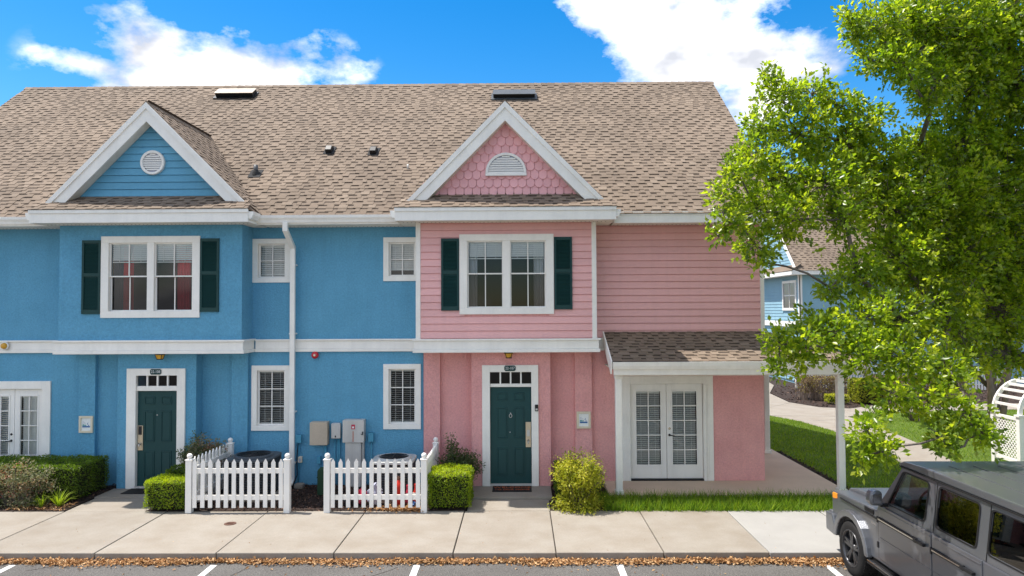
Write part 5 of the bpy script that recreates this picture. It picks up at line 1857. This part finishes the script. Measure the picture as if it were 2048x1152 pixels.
DOORS = [(-1.575, -2.82), (-2.845, -3.76)]
for s in (-1, 1):
    for i, w in enumerate(SIDE):
        rp = MB()
        c_ = Vector((sum(p[0] for p in w) / 4, sum(p[1] for p in w) / 4))
        qo = round_poly([tuple(Vector(p) + (Vector(p) - c_).normalized() * .03) for p in w], .07)
        qi = round_poly(w, .06)
        k_ = len(qo)
        rp.add([(s * (gx(z) + .006), y, z) for y, z in qo] + [(s * (gx(z) + .006), y, z) for y, z in qi] + [(s * (gx(z) - .02), y, z) for y, z in qi], [f if s > 0 else f[::-1] for j in range(k_) for f in ((j, k_ + j, k_ + (j + 1) % k_, (j + 1) % k_), (k_ + j, 2 * k_ + j, 2 * k_ + (j + 1) % k_, k_ + (j + 1) % k_))])
        fr = cb(rp, 'side_window', 'car_black')
        q2 = qi if s > 0 else qi[::-1]
        cb(MB().add([(s * (gx(z) - .008), y, z) for y, z in q2], [tuple(range(k_))]), 'window_glass', 'front_glass' if i == 0 else 'car_glass', fr)
    for i, (a, b) in enumerate(DOORS):
        z0 = .50 if i == 0 else .50
        pts = [(a, .52), (b, .52), (b, 1.245), (a, 1.245)] if i == 0 else [(a, .52), (-3.23, .52), (-3.26, .70), (-3.42, .86), (b, .90), (b, 1.245), (a, 1.245)]
        d = cb(MB().prism(pts, s * .893, s * .875, 'x'), 'car_door', 'car_paint', bevel=.006)
        hy = b + .10
        cb(MB().box(s * .935, s * .893, hy, hy + .17, 1.045, 1.085).box(s * .93, s * .893, hy + .17, hy + .22, 1.035, 1.095), 'door_handle', 'car_black', d, bevel=.008)
        for z in (.66, 1.0):
            cb(MB().box(s * .905, s * .885, a - .005, a + .03, z, z + .08), 'hinge', 'car_black', d, bevel=.004)
        cb(MB().box(s * .899, s * .888, b + .01, a - .01, 1.195, 1.207).box(s * .899, s * .888, b + .01 if i == 0 else -3.3, a - .01, .80, .812), 'door_crease', 'car_paint', d)
        st = MB().box(s * .912, s * .89, b + .33 if i == 0 else b + .33, a - .02, 1.035, 1.085)
        cb(st, 'rub_strip', 'car_black', d, bevel=.004)
        cb(MB().box(s * .916, s * .911, b + .35, a - .03, 1.052, 1.068), 'strip_inlay', 'chrome', d)
    cb(MB().box(s * .900, s * .878, -1.56, -.42, 1.030, 1.045), 'rub_strip', 'car_black')
    # shut lines on the cabin side
    for yy in (-2.835, -3.80):
        sl_ = MB()
        sl_.add([(s * (gx(1.25) + .003), yy, 1.25), (s * (gx(1.25) + .003), yy - .012, 1.25), (s * (gx(1.86) + .003), yy - .027, 1.86), (s * (gx(1.86) + .003), yy - .015, 1.86)], [(0, 1, 2, 3), (3, 2, 1, 0)])
        cb(sl_, 'shut_line', 'car_black')
    cb(MB().box(s * .889, s * .872, -1.573, -1.563, .52, 1.15), 'shut_line', 'car_black')
    # flares
    for yc in (WF, WR):
        o, i_ = arch(yc, AR + .075, 12, .44), arch(yc, AR - .02, 12, .44)
        cb(MB().prism(o + i_[::-1], s * .945, s * .86, 'x'), 'wheel_flare', 'car_paint', bevel=.014)
        cb(MB().prism(arch(yc, AR + .02, 12, .41), s * .60, s * .875, 'x'), 'wheel_well', 'car_black')
    # step and side pipes
    cb(MB().box(s * .96, s * .78, -3.18, -1.36, .385, .425), 'running_board', 'car_black', bevel=.01)
    cb(MB().box(s * .963, s * .925, -3.16, -1.38, .426, .438), 'step_trim', 'chrome')
    cb(MB().tube([(s * .90, -3.2, .335), (s * .90, -2.4, .335)], .035, 10), 'side_pipe', 'chrome', smooth=True)
    # fender vent, badge bars, lamps, mirror
    v = MB()
    for k in range(4):
        v.box(s * .895, s * .878, -1.44, -1.17, 1.045 + k * .0 + .0, 1.046)
    v = MB()
    for k in range(4):
        v.box(s * .892, s * .878, -1.44, -1.18, 1.068 + k * .016, 1.078 + k * .016)
    cb(v, 'fender_vent', 'car_black')
    bd = MB()
    for k in range(5):
        bd.prism([(-1.50 + k * .028, .93), (-1.488 + k * .028, .93), (-1.478 + k * .028, .965), (-1.49 + k * .028, .965)], s * .884, s * .879, 'x')
    cb(bd, 'fender_badge', 'chrome')
    cb(MB().prism([(-.135, .965), (-.135, 1.05), (-.17, 1.062), (-.30, 1.07), (-.30, .99), (-.2, .965)], s * .889, s * .70, 'x'), 'turn_signal', 'amber_lens', bevel=.01)
    cb(MB().lathe([(.001, .03), (.07, .025), (.095, .0), (.10, -.03)], (s * .62, -.115, .88), 20, 'y'), 'headlight', 'chrome', smooth=True)
    mr = MB().prism([(s * .955, 1.30), (s * 1.11, 1.30), (s * 1.135, 1.36), (s * 1.12, 1.47), (s * 1.07, 1.50), (s * .97, 1.495)], -1.86, -1.71)
    mo = cb(mr, 'door_mirror', 'car_paint', bevel=.035)
    cb(MB().box(s * .97, s * .86, -1.80, -1.73, 1.27, 1.315), 'mirror_arm', 'car_black', mo, bevel=.01)
    cb(MB().prism([(s * .985, 1.335), (s * 1.09, 1.335), (s * 1.10, 1.45), (s * .99, 1.465)], -1.864, -1.8595), 'mirror_glass', 'chrome', mo)
    # wheels
    for yc in (WF, WR):
        tx = s * .795
        w = cb(MB().lathe([(.255, -.125), (.30, -.135), (.36, -.132), (.385, -.11), (.392, -.06), (.393, .06), (.385, .11), (.36, .132), (.30, .135), (.255, .125)], (tx, yc, WZ), 40, 'x'), 'wheel', 'rubber', smooth=True)
        w['label'] = 'black tyre with grey five-spoke rim'
        tr = MB()
        for k in range(44):
            a = 2 * math.pi * k / 44
            for off in (-.105, -.045, .015, .075):
                y1, z1 = yc + .396 * math.cos(a), WZ + .396 * math.sin(a)
                a2 = a + .09
                tr.add([(tx + off, yc + .390 * math.cos(a), WZ + .390 * math.sin(a)), (tx + off + .04, yc + .390 * math.cos(a), WZ + .390 * math.sin(a)), (tx + off + .04, yc + .390 * math.cos(a2), WZ + .390 * math.sin(a2)), (tx + off, yc + .390 * math.cos(a2), WZ + .390 * math.sin(a2)),
                        (tx + off, yc + .400 * math.cos(a), WZ + .400 * math.sin(a)), (tx + off + .04, yc + .400 * math.cos(a), WZ + .400 * math.sin(a)), (tx + off + .04, yc + .400 * math.cos(a2), WZ + .400 * math.sin(a2)), (tx + off, yc + .400 * math.cos(a2), WZ + .400 * math.sin(a2))],
                       [(4, 5, 6, 7), (0, 1, 5, 4), (1, 2, 6, 5), (2, 3, 7, 6), (3, 0, 4, 7)])
        stuff(cb(tr, 'tread_blocks', 'rubber', w))
        rim = MB().lathe([(.262, s * .10), (.268, s * .132), (.252, s * .136), (.245, s * .10), (.235, s * .02)], (tx, yc, WZ), 36, 'x')
        rim.lathe([(.075, s * .06), (.07, s * .10), (.035, s * .11), (.001, s * .112)], (tx, yc, WZ), 20, 'x')
        cb(rim, 'rim', 'rim_grey', w, smooth=True)
        cb(MB().lathe([(.24, s * .02), (.001, s * .02)], (tx, yc, WZ), 30, 'x'), 'brake_disc', 'car_black', w)
        for k in range(5):
            a = 2 * math.pi * k / 5 + .31
            sp = MB()
            for da in (-.17, .17):
                c0, s0 = math.cos(a + da * .2), math.sin(a + da * .2)
                c1, s1 = math.cos(a + da), math.sin(a + da)
                wdt = .021
                def pt(r, c, q, e, x):
                    return (tx + s * x, yc + r * c - q * e, WZ + r * q + c * e)
                sp.add([pt(.05, c0, s0, -wdt, .105), pt(.05, c0, s0, wdt, .105), pt(.25, c1, s1, wdt * .8, .118), pt(.25, c1, s1, -wdt * .8, .118),
                        pt(.05, c0, s0, -wdt, .06), pt(.05, c0, s0, wdt, .06), pt(.25, c1, s1, wdt * .8, .07), pt(.25, c1, s1, -wdt * .8, .07)],
                       [(0, 1, 2, 3), (7, 6, 5, 4), (0, 4, 5, 1), (1, 5, 6, 2), (2, 6, 7, 3), (3, 7, 4, 0)])
            cb(sp, 'spoke', 'rim_grey', w)
# windscreen, rear window
for (ya, za, yb, zb, xa, xb, nm) in ((-1.60, 1.30, -2.03, 1.825, .79, .74, 'windscreen'), (-4.957, 1.34, -4.912, 1.80, .70, .66, 'rear_window')):
    d = .012 if nm == 'windscreen' else -.012
    oq = [(-xa - .03, ya + d, za - .02), (xa + .03, ya + d, za - .02), (xb + .03, yb + d, zb + .02), (-xb - .03, yb + d, zb + .02)]
    iq = [(-xa, ya + d, za + .01), (xa, ya + d, za + .01), (xb, yb + d, zb - .01), (-xb, yb + d, zb - .01)]
    fr = MB().add(oq + iq, [(j, (j + 1) % 4, 4 + (j + 1) % 4, 4 + j) for j in range(4)])
    o = cb(fr, nm, 'car_black')
    cb(MB().add(iq, [(0, 1, 2, 3)]), 'window_glass', 'front_glass' if nm == 'windscreen' else 'car_glass', o)
bmp = MB().prism([(.02, .42), (.03, .70), (-.02, .76), (-.14, .76), (-.14, .42)], -.90, .90, 'x')
cb(bmp, 'front_bumper', 'car_paint', bevel=.03)
for s in (-1, 1):
    cb(MB().prism([(.015, .44), (.02, .72), (-.22, .74), (-.30, .58), (-.28, .42)], s * .938, s * .80, 'x'), 'bumper_corner', 'car_paint', bevel=.025)
gr = MB().box(-.48, .48, -.115, -.085, .80, 1.0)
for k in range(3):
    gr.box(-.47, .47, -.086, -.07, .83 + k * .055, .85 + k * .055)
cb(gr, 'grille', 'car_black')
cb(MB().box(-.88, .88, -5.05, -4.94, .42, .66), 'rear_bumper', 'car_paint', bevel=.025)
sw = MB().lathe([(.001, -.02), (.36, -.02), (.38, -.06), (.38, -.2), (.34, -.22), (.001, -.22)], (-.05, -4.95, 1.02), 28, 'y')
cb(sw, 'spare_wheel_cover', 'car_paint', smooth=True)
for s in (-1, 1):
    cb(MB().box(s * .86, s * .70, -5.06, -5.04, .50, .58), 'tail_lamp', 'bell_red', bevel=.008)

# ------------------------------------------------------------------ beyond the porch: arbour, fences, hedges, the far house
t = thing('garden_arbor', 'white arched garden arbor with lattice sides by the lawn', 'arbor', (12.35, 1.6, 0))
AX0, AX1, AY0, AY1 = 11.62, 13.1, 1.15, 2.05
for x in (AX0, AX1):
    for y in (AY0, AY1):
        MB().box(x - .06, x + .06, y - .06, y + .06, -.03, 1.26).build('arbor_post', 'white_vinyl', t, bevel=.008)
        MB().box(x - .085, x + .085, y - .085, y + .085, 1.26, 1.30).build('post_cap', 'white_vinyl', t)
    for z in (.16, 1.16):
        MB().box(x - .025, x + .025, AY0 + .06, AY1 - .06, z, z + .07).build('lattice_rail', 'white_vinyl', t)
    y0, y1, z0, z1 = AY0 + .06, AY1 - .06, .23, 1.16
    for sg in (1, -1):
        c = -1.2
        while c < 1.2:
            # strip along (y - yc) = sg*(z - zc) + c, clipped to the panel
            pts = []
            for zz in (z0, z1):
                pts.append(((y0 + y1) / 2 + c + sg * (zz - (z0 + z1) / 2), zz))
            (ya, za), (yb, zb) = pts
            def clipz(y, z, yy):
                return z + (yy - y) * sg
            P = [(ya, za), (yb, zb)]
            Q = []
            for (py_, pz_) in P:
                yy = min(max(py_, y0), y1)
                Q.append((yy, clipz(py_, pz_, yy)))
            if abs(Q[0][1] - Q[1][1]) > .05 and z0 - .001 <= min(Q[0][1], Q[1][1]) and max(Q[0][1], Q[1][1]) <= z1 + .001:
                (ya, za), (yb, zb) = Q
                w = .016
                MB().add([(x + sg * .007, ya, za - w), (x + sg * .007, yb, zb - w), (x + sg * .007, yb, zb + w), (x + sg * .007, ya, za + w), (x - sg * .002, ya, za - w), (x - sg * .002, yb, zb - w), (x - sg * .002, yb, zb + w), (x - sg * .002, ya, za + w)],
                         [(0, 1, 2, 3), (7, 6, 5, 4), (0, 4, 5, 1), (3, 2, 6, 7)]).build('lattice_slat', 'white_vinyl', t)
            c += .105
cxa, ra = (AX0 + AX1) / 2, (AX1 - AX0) / 2
for y in (AY0, AY1):
    pts_o = [(cxa + (ra + .045) * math.cos(math.pi * k / 16), 1.30 + (ra + .045) * math.sin(math.pi * k / 16)) for k in range(17)]
    pts_i = [(cxa + (ra - .045) * math.cos(math.pi * k / 16), 1.30 + (ra - .045) * math.sin(math.pi * k / 16)) for k in range(17)]
    MB().prism(pts_o + pts_i[::-1], y - .03, y + .03).build('arch', 'white_vinyl', t)
for k in range(1, 12):
    a = math.pi * k / 12
    x, z = cxa + ra * math.cos(a), 1.30 + ra * math.sin(a)
    MB().box(x - .02, x + .02, AY0 + .031, AY1 - .031, z - .03, z + .03).build('rung', 'white_vinyl', t)


def far_fence(lab, a, b, h, pitch=.125):
    t = thing('picket_fence', lab, 'fence', (a[0], a[1], 0), 'far white picket fences')
    d = Vector((b[0] - a[0], b[1] - a[1], 0))
    L = d.length
    d.normalize()
    ang = math.atan2(d.y, d.x)
    n = int(L / pitch)
    for i in range(n):
        p = Vector((a[0], a[1], .05)) + d * (i + .5) * pitch
        piece('picket', PKM, t, p, (0, 0, ang), (1, 1, h / .95))
    for z in (.25, .75):
        MB().tube([Vector((a[0], a[1], z * h)) + Vector((-d.y, d.x, 0)) * .03, Vector((b[0], b[1], z * h)) + Vector((-d.y, d.x, 0)) * .03], .03, 4).build('rail', 'white_vinyl', t)
    k = 0.
    while k <= L + .1:
        p = Vector((a[0], a[1], 0)) + d * k + Vector((-d.y, d.x, 0)) * .05
        piece('post', FPM, t, p, scale=(1, 1, h * 1.02))
        k += 2.2


far_fence('white picket fence beyond the far brown hedge', (13.2, 18.6), (22.0, 17.2), 1.15)
far_fence('low white picket fence by the far path at the house corner', (7.4, 25.0), (12.6, 26.8), 1.0)
hedge('thin brown and yellow hedge bordering the far path', 11.7, 13.6, 13.9, 15.0, 1.0, 5000, .07, (.2, 1.15), 'brown_leaf', name='thin_hedge', sun_top=.1, core=False)
hedge('golden yellow clipped bush at the end of the far hedge', 13.35, 14.45, 12.75, 13.7, .95, 5000, .06, (.4, 1.0), 'gold_leaf', name='golden_bush', sun_top=.3)
hedge('small golden bush low before the far brown hedge', 12.2, 13.0, 12.75, 13.25, .38, 1300, .06, (.5, 1.0), 'gold_leaf', name='golden_bush', sun_top=.3)
hedge('brown twiggy hedge running on past the golden bush', 14.6, 18.5, 13.9, 15.0, 1.0, 9000, .07, (.1, 1.1), 'brown_leaf', name='thin_hedge', sun_top=.1, core=False)
hedge('dark green hedge on the lawn behind the arbor', 13.7, 16.4, 2.2, 3.4, 1.0, 8000, .05, (0, .45), sun_top=.1)
shrub('bare_shrub', 'bare brown twiggy shrub on the far lawn', (13.3, 8.6), (.7, .5), 1.0, 40, 900, 'brown_leaf', (0, .6), .06)

FAR = thing('far_blue_house', 'pale blue house with brown roof half hidden behind the tree', 'house', (22, 25, 0))
fx, fy0, fy1 = 14.15, 20.5, 31.0
fe = 5.72
fm = (fy0 + fy1) / 2
MB().box(fx + .02, 42, fy0, fy1, -.2, fe).prism([(fy0, fe), (fy1, fe), (fm, fe + (fy1 - fy0) / 2 - .25)], fx + .02, fx + .25, 'x').build('wall', 'far_blue', FAR)
# clapboards of the sunny end wall
z = .1
while z < 10.4:
    if z > fe:
        q = max(0, fe + (fy1 - fy0) / 2 - .35 - z - .15)
        ya, yb = fm - q, fm + q
    else:
        ya, yb = fy0, fy1
    spans = [(ya, yb)]
    if 3.65 < z + .15 and z < 5.25:
        spans = [(ya, 20.85), (22.75, 26.4), (28.3, yb)]
    for u, v in spans:
        if v - u > .1 and not 2.85 < z + .08 < 3.2:
            MB().add([(fx - .022, u, z), (fx - .022, v, z), (fx - .004, v, z + .165), (fx - .004, u, z + .165), (fx + .021, u, z), (fx + .021, v, z), (fx + .021, v, z + .165), (fx + .021, u, z + .165)],
                     [(3, 2, 1, 0), (0, 1, 5, 4), (2, 3, 7, 6), (0, 4, 7, 3), (1, 2, 6, 5)]).build('siding_board', 'far_blue', FAR)
    z += .165
MB().box(fx - .10, fx + .02, fy0 - .1, fy1 + .1, 2.88, 3.16).build('belt_board', 'white_trim', FAR)
MB().box(fx - .05, fx + .02, fy0 - .05, fy0 + .1, 3.2, fe).box(fx - .03, fx + .12, fy0 - .05, fy0 - .0, 3.2, fe).build('corner_board', 'white_trim', FAR)
for y0 in (20.85, 26.4):
    mb = MB()
    y1, z0, z1, e = y0 + 1.9, 3.72, 5.28, .13
    mb.box(fx - .06, fx + .02, y0, y1, z1 - e, z1).box(fx - .06, fx + .02, y0, y1, z0, z0 + e).box(fx - .06, fx + .02, y0, y0 + e, z0 + e, z1 - e).box(fx - .06, fx + .02, y1 - e, y1, z0 + e, z1 - e)
    w = mb.build('window', 'white_trim', FAR)
    mm = MB().box(fx - .04, fx - .01, (y0 + y1) / 2 - .02, (y0 + y1) / 2 + .02, z0 + e, z1 - e).box(fx - .04, fx - .01, y0 + e, y1 - e, (z0 + z1) / 2 - .025, (z0 + z1) / 2 + .025)
    mm.build('muntin', 'white_trim', w)
    for (u, v) in ((y0 + e, (y0 + y1) / 2), ((y0 + y1) / 2, y1 - e)):
        for (p, q) in ((z0 + e, (z0 + z1) / 2), ((z0 + z1) / 2, z1 - e)):
            MB().poly((fx - .025, v, p), (fx - .025, u, p), (fx - .025, u, q), (fx - .025, v, q)).build('pane', 'glass', w)
    bl = MB()
    zz = z0 + e
    while zz < z1 - e:
        bl.box(fx - .012, fx - .008, y0 + e, y1 - e, zz, zz + .035)
        zz += .05
    bl.build('blind', 'ink_grey', w)
# pent strip and roof
pr_ = MB().slab([(fx - .58, fy0 - .48, fe + .01), (fx + .0, fy0 - .3, fe + .38), (fx + .0, fy1 + .3, fe + .38), (fx - .55, fy1 + .3, fe + .02)], (-.6, 0, 1), .04).build('pent_roof', 'shingles', FAR)
pr_.data.attributes.new('tone', 'FLOAT', 'FACE').data.foreach_set('value', [.55] * len(pr_.data.polygons))
MB().box(fx - .56, fx - .52, fy0 - .45, fy1 + .3, fe - .2, fe + .0).box(fx - .52, fx + .0, fy0 - .3, fy1, fe - .2, fe - .18).build('fascia', 'white_trim', FAR)
MB().box(fx - .515, 42, fy0 - .45, fy0 - .41, fe - .2, fe + .02).box(fx + .002, 42, fy0 - .41, fy0, fe - .2, fe - .181).box(fx - .515, fx, fy0 - .41, fy0 - .302, fe - .2, fe - .181).build('fascia', 'white_trim', FAR)
for s in (-1, 1):
    ye = fm + s * (fm - fy0 + .45)
    ap = fe + (fm - fy0) + .05
    pts = [(fx - .25, ye, fe - .02), (42, ye, fe - .02), (42, fm, ap), (fx - .25, fm, ap)]
    if s > 0:
        pts = pts[::-1]
    rfar = deck(FAR, pts, (0, s, 1), 'roof', .08)
    if s < 0:
        shingle_roof(rfar, (fx - .25, ye - .01, fe - .012), (1, 0, 0), (0, 1, 1), 14, 8.0, lambda p: True, seed=77, e=.17)
    y_a, y_b = (ye, fm)
    MB().prism([(ye, fe - .03), (fm, ap - .01), (fm, ap - .32), (ye - s * .28, fe - .03)], fx - .30, fx - .255, 'x').build('rake_board', 'white_trim', FAR)

# ------------------------------------------------------------------ trees
def grow(t, fork, trunk_base, blobs, rbase, leafn, size, mname, tone, twig=1.0, up=.35, spray=11, spread=.10):
    """limbs join each leaf mass to its neighbour nearer the fork; every mass is twigs carrying sprays of leaves"""
    nodes = [Vector(fork)]
    par = [-1]
    order = sorted(range(len(blobs)), key=lambda i: (Vector(blobs[i][:3]) - nodes[0]).length)
    rad = [0]
    for i in order:
        p = Vector(blobs[i][:3])
        d0 = (p - nodes[0]).length
        best, bi = 1e9, 0
        for j, q in enumerate(nodes):
            dq = (q - nodes[0]).length
            if dq < d0:
                c = (p - q).length + .35 * dq
                if c < best:
                    best, bi = c, j
        nodes.append(p)
        par.append(bi)
        rad.append(blobs[i][3])
    load = [0.] * len(nodes)
    for k in range(len(nodes) - 1, 0, -1):
        load[k] += rad[k] ** 2 + .02
        load[par[k]] += load[k]
    tot = load[0]
    rr_ = [max(.012, rbase * .62 * math.sqrt(l / tot)) for l in load]
    tb = Vector(trunk_base)
    m1 = tb.lerp(nodes[0], .5) + Vector((.06, -.05, 0))
    MB().tube([tb + Vector((0, 0, -.1)), tb + Vector((0, 0, .25)), m1, nodes[0]], [rbase * 1.35, rbase * 1.08, rbase * .9, rbase * .8], 14).build('trunk', 'bark', t, smooth=True)
    for k in range(1, len(nodes)):
        a, b = nodes[par[k]], nodes[k]
        L = (b - a).length
        j1 = a.lerp(b, .35) + Vector((random.uniform(-1, 1), random.uniform(-1, 1), random.uniform(-.2, .9))) * L * .09
        j2 = a.lerp(b, .7) + Vector((random.uniform(-1, 1), random.uniform(-1, 1), random.uniform(-.2, .9))) * L * .07
        r0 = min(rr_[par[k]], rr_[k] * 1.5)
        MB().tube([a, j1, j2, b], [r0, rr_[k] * 1.15, rr_[k] * 1.05, rr_[k]], 7).build('limb', 'bark', t, smooth=True)
    PP, AX, NO, TN = [], [], [], []
    tw = MB()
    for i in order:
        bx, by, bz, br = blobs[i][:4]
        dens = blobs[i][4] if len(blobs[i]) > 4 else 1.
        c = np.array([bx, by, bz])
        nl = max(30, int(leafn * br * br * dens))
        ns = max(4, nl // spray)
        d = unit(rng.normal(0, 1, (ns, 3)))
        q = (rng.random((ns, 1)) ** .34) * br * (1 + .22 * rng.normal(0, 1, (ns, 1)))
        S = c + d * q * np.array([1, 1, .9])
        for s in S[::max(1, int(5 / twig))]:
            e = Vector(s)
            m = Vector(c).lerp(e, .55) + Vector((random.uniform(-1, 1), random.uniform(-1, 1), random.uniform(-1, 1))) * br * .12
            tw.tube([Vector(c) + (e - Vector(c)) * .1, m, e], [.009, .006, .003], 4, cap=False)
        k = rng.integers(0, ns, nl)
        off = unit(rng.normal(0, 1, (nl, 3))) * (rng.random((nl, 1)) ** .6) * spread
        P = S[k] + off
        PP.append(P)
        AX.append(off * 7 + d[k] * .7 + rng.normal(0, .55, (nl, 3)))
        NO.append(rng.normal(0, .62, (nl, 3)) + np.array([-.38, -.1, up + .35]) + d[k] * .3)
        base = rng.random(ns)[k]
        TN.append(np.clip(tone[0] + (tone[1] - tone[0]) * (.62 * base ** 1.3 + .40 * rng.random(nl)), 0, 1))
    P, A, Nn, T = (np.concatenate(x) for x in (PP, AX, NO, TN))
    V, F = leaves(P, rng.uniform(.6, 1.2, len(P)) * size, A, Nn, .62, .3)
    np_mesh('crown', V, F, mname, t, np.concatenate([T, T]))
    stuff(tw.build('twigs', 'bark', t))
    return len(P)


OAK = [(4.92, -5.2, 7.98, .28), (5.39, -5.0, 7.98, .46), (5.1, -5.4, 7.35, .25), (6.12, -4.7, 8.17, .65), (5.55, -5.3, 7.34, .33), (6.99, -4.4, 8.12, .83), (7.95, -4.1, 8.36, .85), (6.23, -5.0, 7.18, .36), (5.96, -5.2, 6.82, .18), (7.17, -4.4, 7.28, .59),
       (8.12, -4.0, 7.44, .74), (3.88, -4.8, 7.38, .17), (3.99, -4.8, 7.03, .37), (4.54, -4.6, 7.16, .33), (4.99, -4.6, 6.92, .33), (5.48, -4.5, 6.79, .28), (3.61, -5.0, 6.52, .30), (4.32, -4.7, 6.48, .54), (5.05, -4.6, 6.38, .48), (3.43, -5.3, 6.0, .33),
       (2.98, -5.7, 5.71, .25), (3.82, -5.1, 5.75, .46), (4.49, -5.0, 5.65, .58), (5.57, -4.4, 6.1, .57), (6.34, -4.3, 6.28, .44), (7.1, -4.1, 6.44, .65), (8.06, -3.8, 6.5, .79), (2.78, -6.0, 5.31, .23), (2.75, -6.1, 4.99, .20), (2.66, -6.1, 4.76, .13),
       (3.42, -5.5, 5.21, .39), (3.29, -5.7, 4.69, .28), (3.37, -5.7, 4.45, .14), (3.92, -5.4, 5.08, .37), (4.76, -5.2, 5.1, .40, .7), (5.71, -4.7, 5.38, .68), (6.79, -4.3, 5.52, .80), (8.04, -3.8, 5.5, .87), (4.39, -5.5, 4.1, .24), (4.88, -5.3, 4.32, .42),
       (5.7, -4.9, 4.53, .60), (6.75, -4.4, 4.56, .78, 1.1), (7.91, -4.0, 4.5, .82, 1.1), (4.05, -5.7, 3.64, .18), (3.42, -6.2, 3.33, .23), (3.75, -6.1, 3.29, .35), (4.19, -6.0, 3.45, .35), (3.38, -6.3, 3.04, .14), (4.69, -5.8, 3.64, .43), (5.36, -5.5, 3.64, .51),
       (6.29, -5.0, 3.7, .64, 1.), (7.5, -4.4, 3.73, .68, 1.), (6.9, -4.6, 3.1, .42, .9), (7.7, -4.3, 3.0, .35, .7), (4.52, -6.2, 3.16, .34), (5.1, -6.1, 3.12, .41), (5.68, -6.0, 2.97, .35), (4.72, -6.5, 2.7, .27), (5.19, -6.5, 2.61, .29), (4.2, -6.9, 2.33, .22), (4.3, -7.0, 2.08, .21), (4.06, -7.0, 2.02, .16),
       (5.53, -6.6, 2.46, .25), (5.13, -6.8, 2.22, .16), (5.28, -6.8, 2.07, .10), (5.71, -6.7, 2.23, .21)]
OAK = [(*b[:4], (b[4] if len(b) > 4 else 1.) * (1.4 if b[0] > 5.5 and b[2] > 3.9 else 1.05)) for b in OAK]
rb = random.Random(12)
for k in range(34):                       # the side of the crown beyond the frame
    a, q = rb.uniform(-1.9, 1.9), rb.uniform(1.2, 4.2)
    OAK.append((9.4 + q * math.cos(a), -4.6 + q * math.sin(a) * .9, rb.uniform(4.2, 9.6), rb.uniform(.6, .95), .35))
for x, y, z, r in ((6.2, -4.6, 9.3, .7), (7.2, -4.3, 9.5, .8), (8.2, -4.2, 9.7, .8), (8.9, -4.8, 10.3, .8), (7.7, -5.2, 9.0, .7)):
    OAK.append((x, y, z, r, .3))
t = thing('oak_tree', 'big leafy green oak spreading over the right side and car', 'tree', (9.5, -4.5, -.1))
nleaf = grow(t, (9.3, -4.5, 3.0), (9.5, -4.5, -.1), OAK, .26, 6600, .082, 'oak_leaf', (.0, 1.0))

MYR = [(12.6, 4.3, 3.4, .8), (13.5, 4.6, 3.6, .9), (14.4, 4.8, 3.5, .9), (13.0, 4.2, 4.5, .9), (14.0, 4.6, 4.7, .9), (12.2, 4.6, 4.2, .6), (15.0, 4.8, 4.4, .8), (13.4, 4.5, 5.5, .8), (12.1, 4.4, 2.9, .4), (11.6, 4.6, 3.5, .45)]
t = thing('crape_myrtle', 'smaller many-stemmed tree standing behind the garden arbor', 'tree', (13.2, 4.5, 0))
grow(t, (13.3, 4.5, 1.4), (13.2, 4.5, 0), MYR, .10, 2600, .075, 'oak_leaf', (.0, .6), twig=2.2, spread=.14)
for k in range(5):
    a = 2 * math.pi * k / 5
    b = Vector((13.2 + .15 * math.cos(a), 4.5 + .15 * math.sin(a), -.05))
    e = Vector(MYR[k][:3])
    MB().tube([b, b.lerp(e, .4) + Vector((.08 * math.cos(a), .1 * math.sin(a), .2)), b.lerp(e, .75), e], [.085, .07, .05, .03], 9).build('stem', 'pale_bark', t, smooth=True)
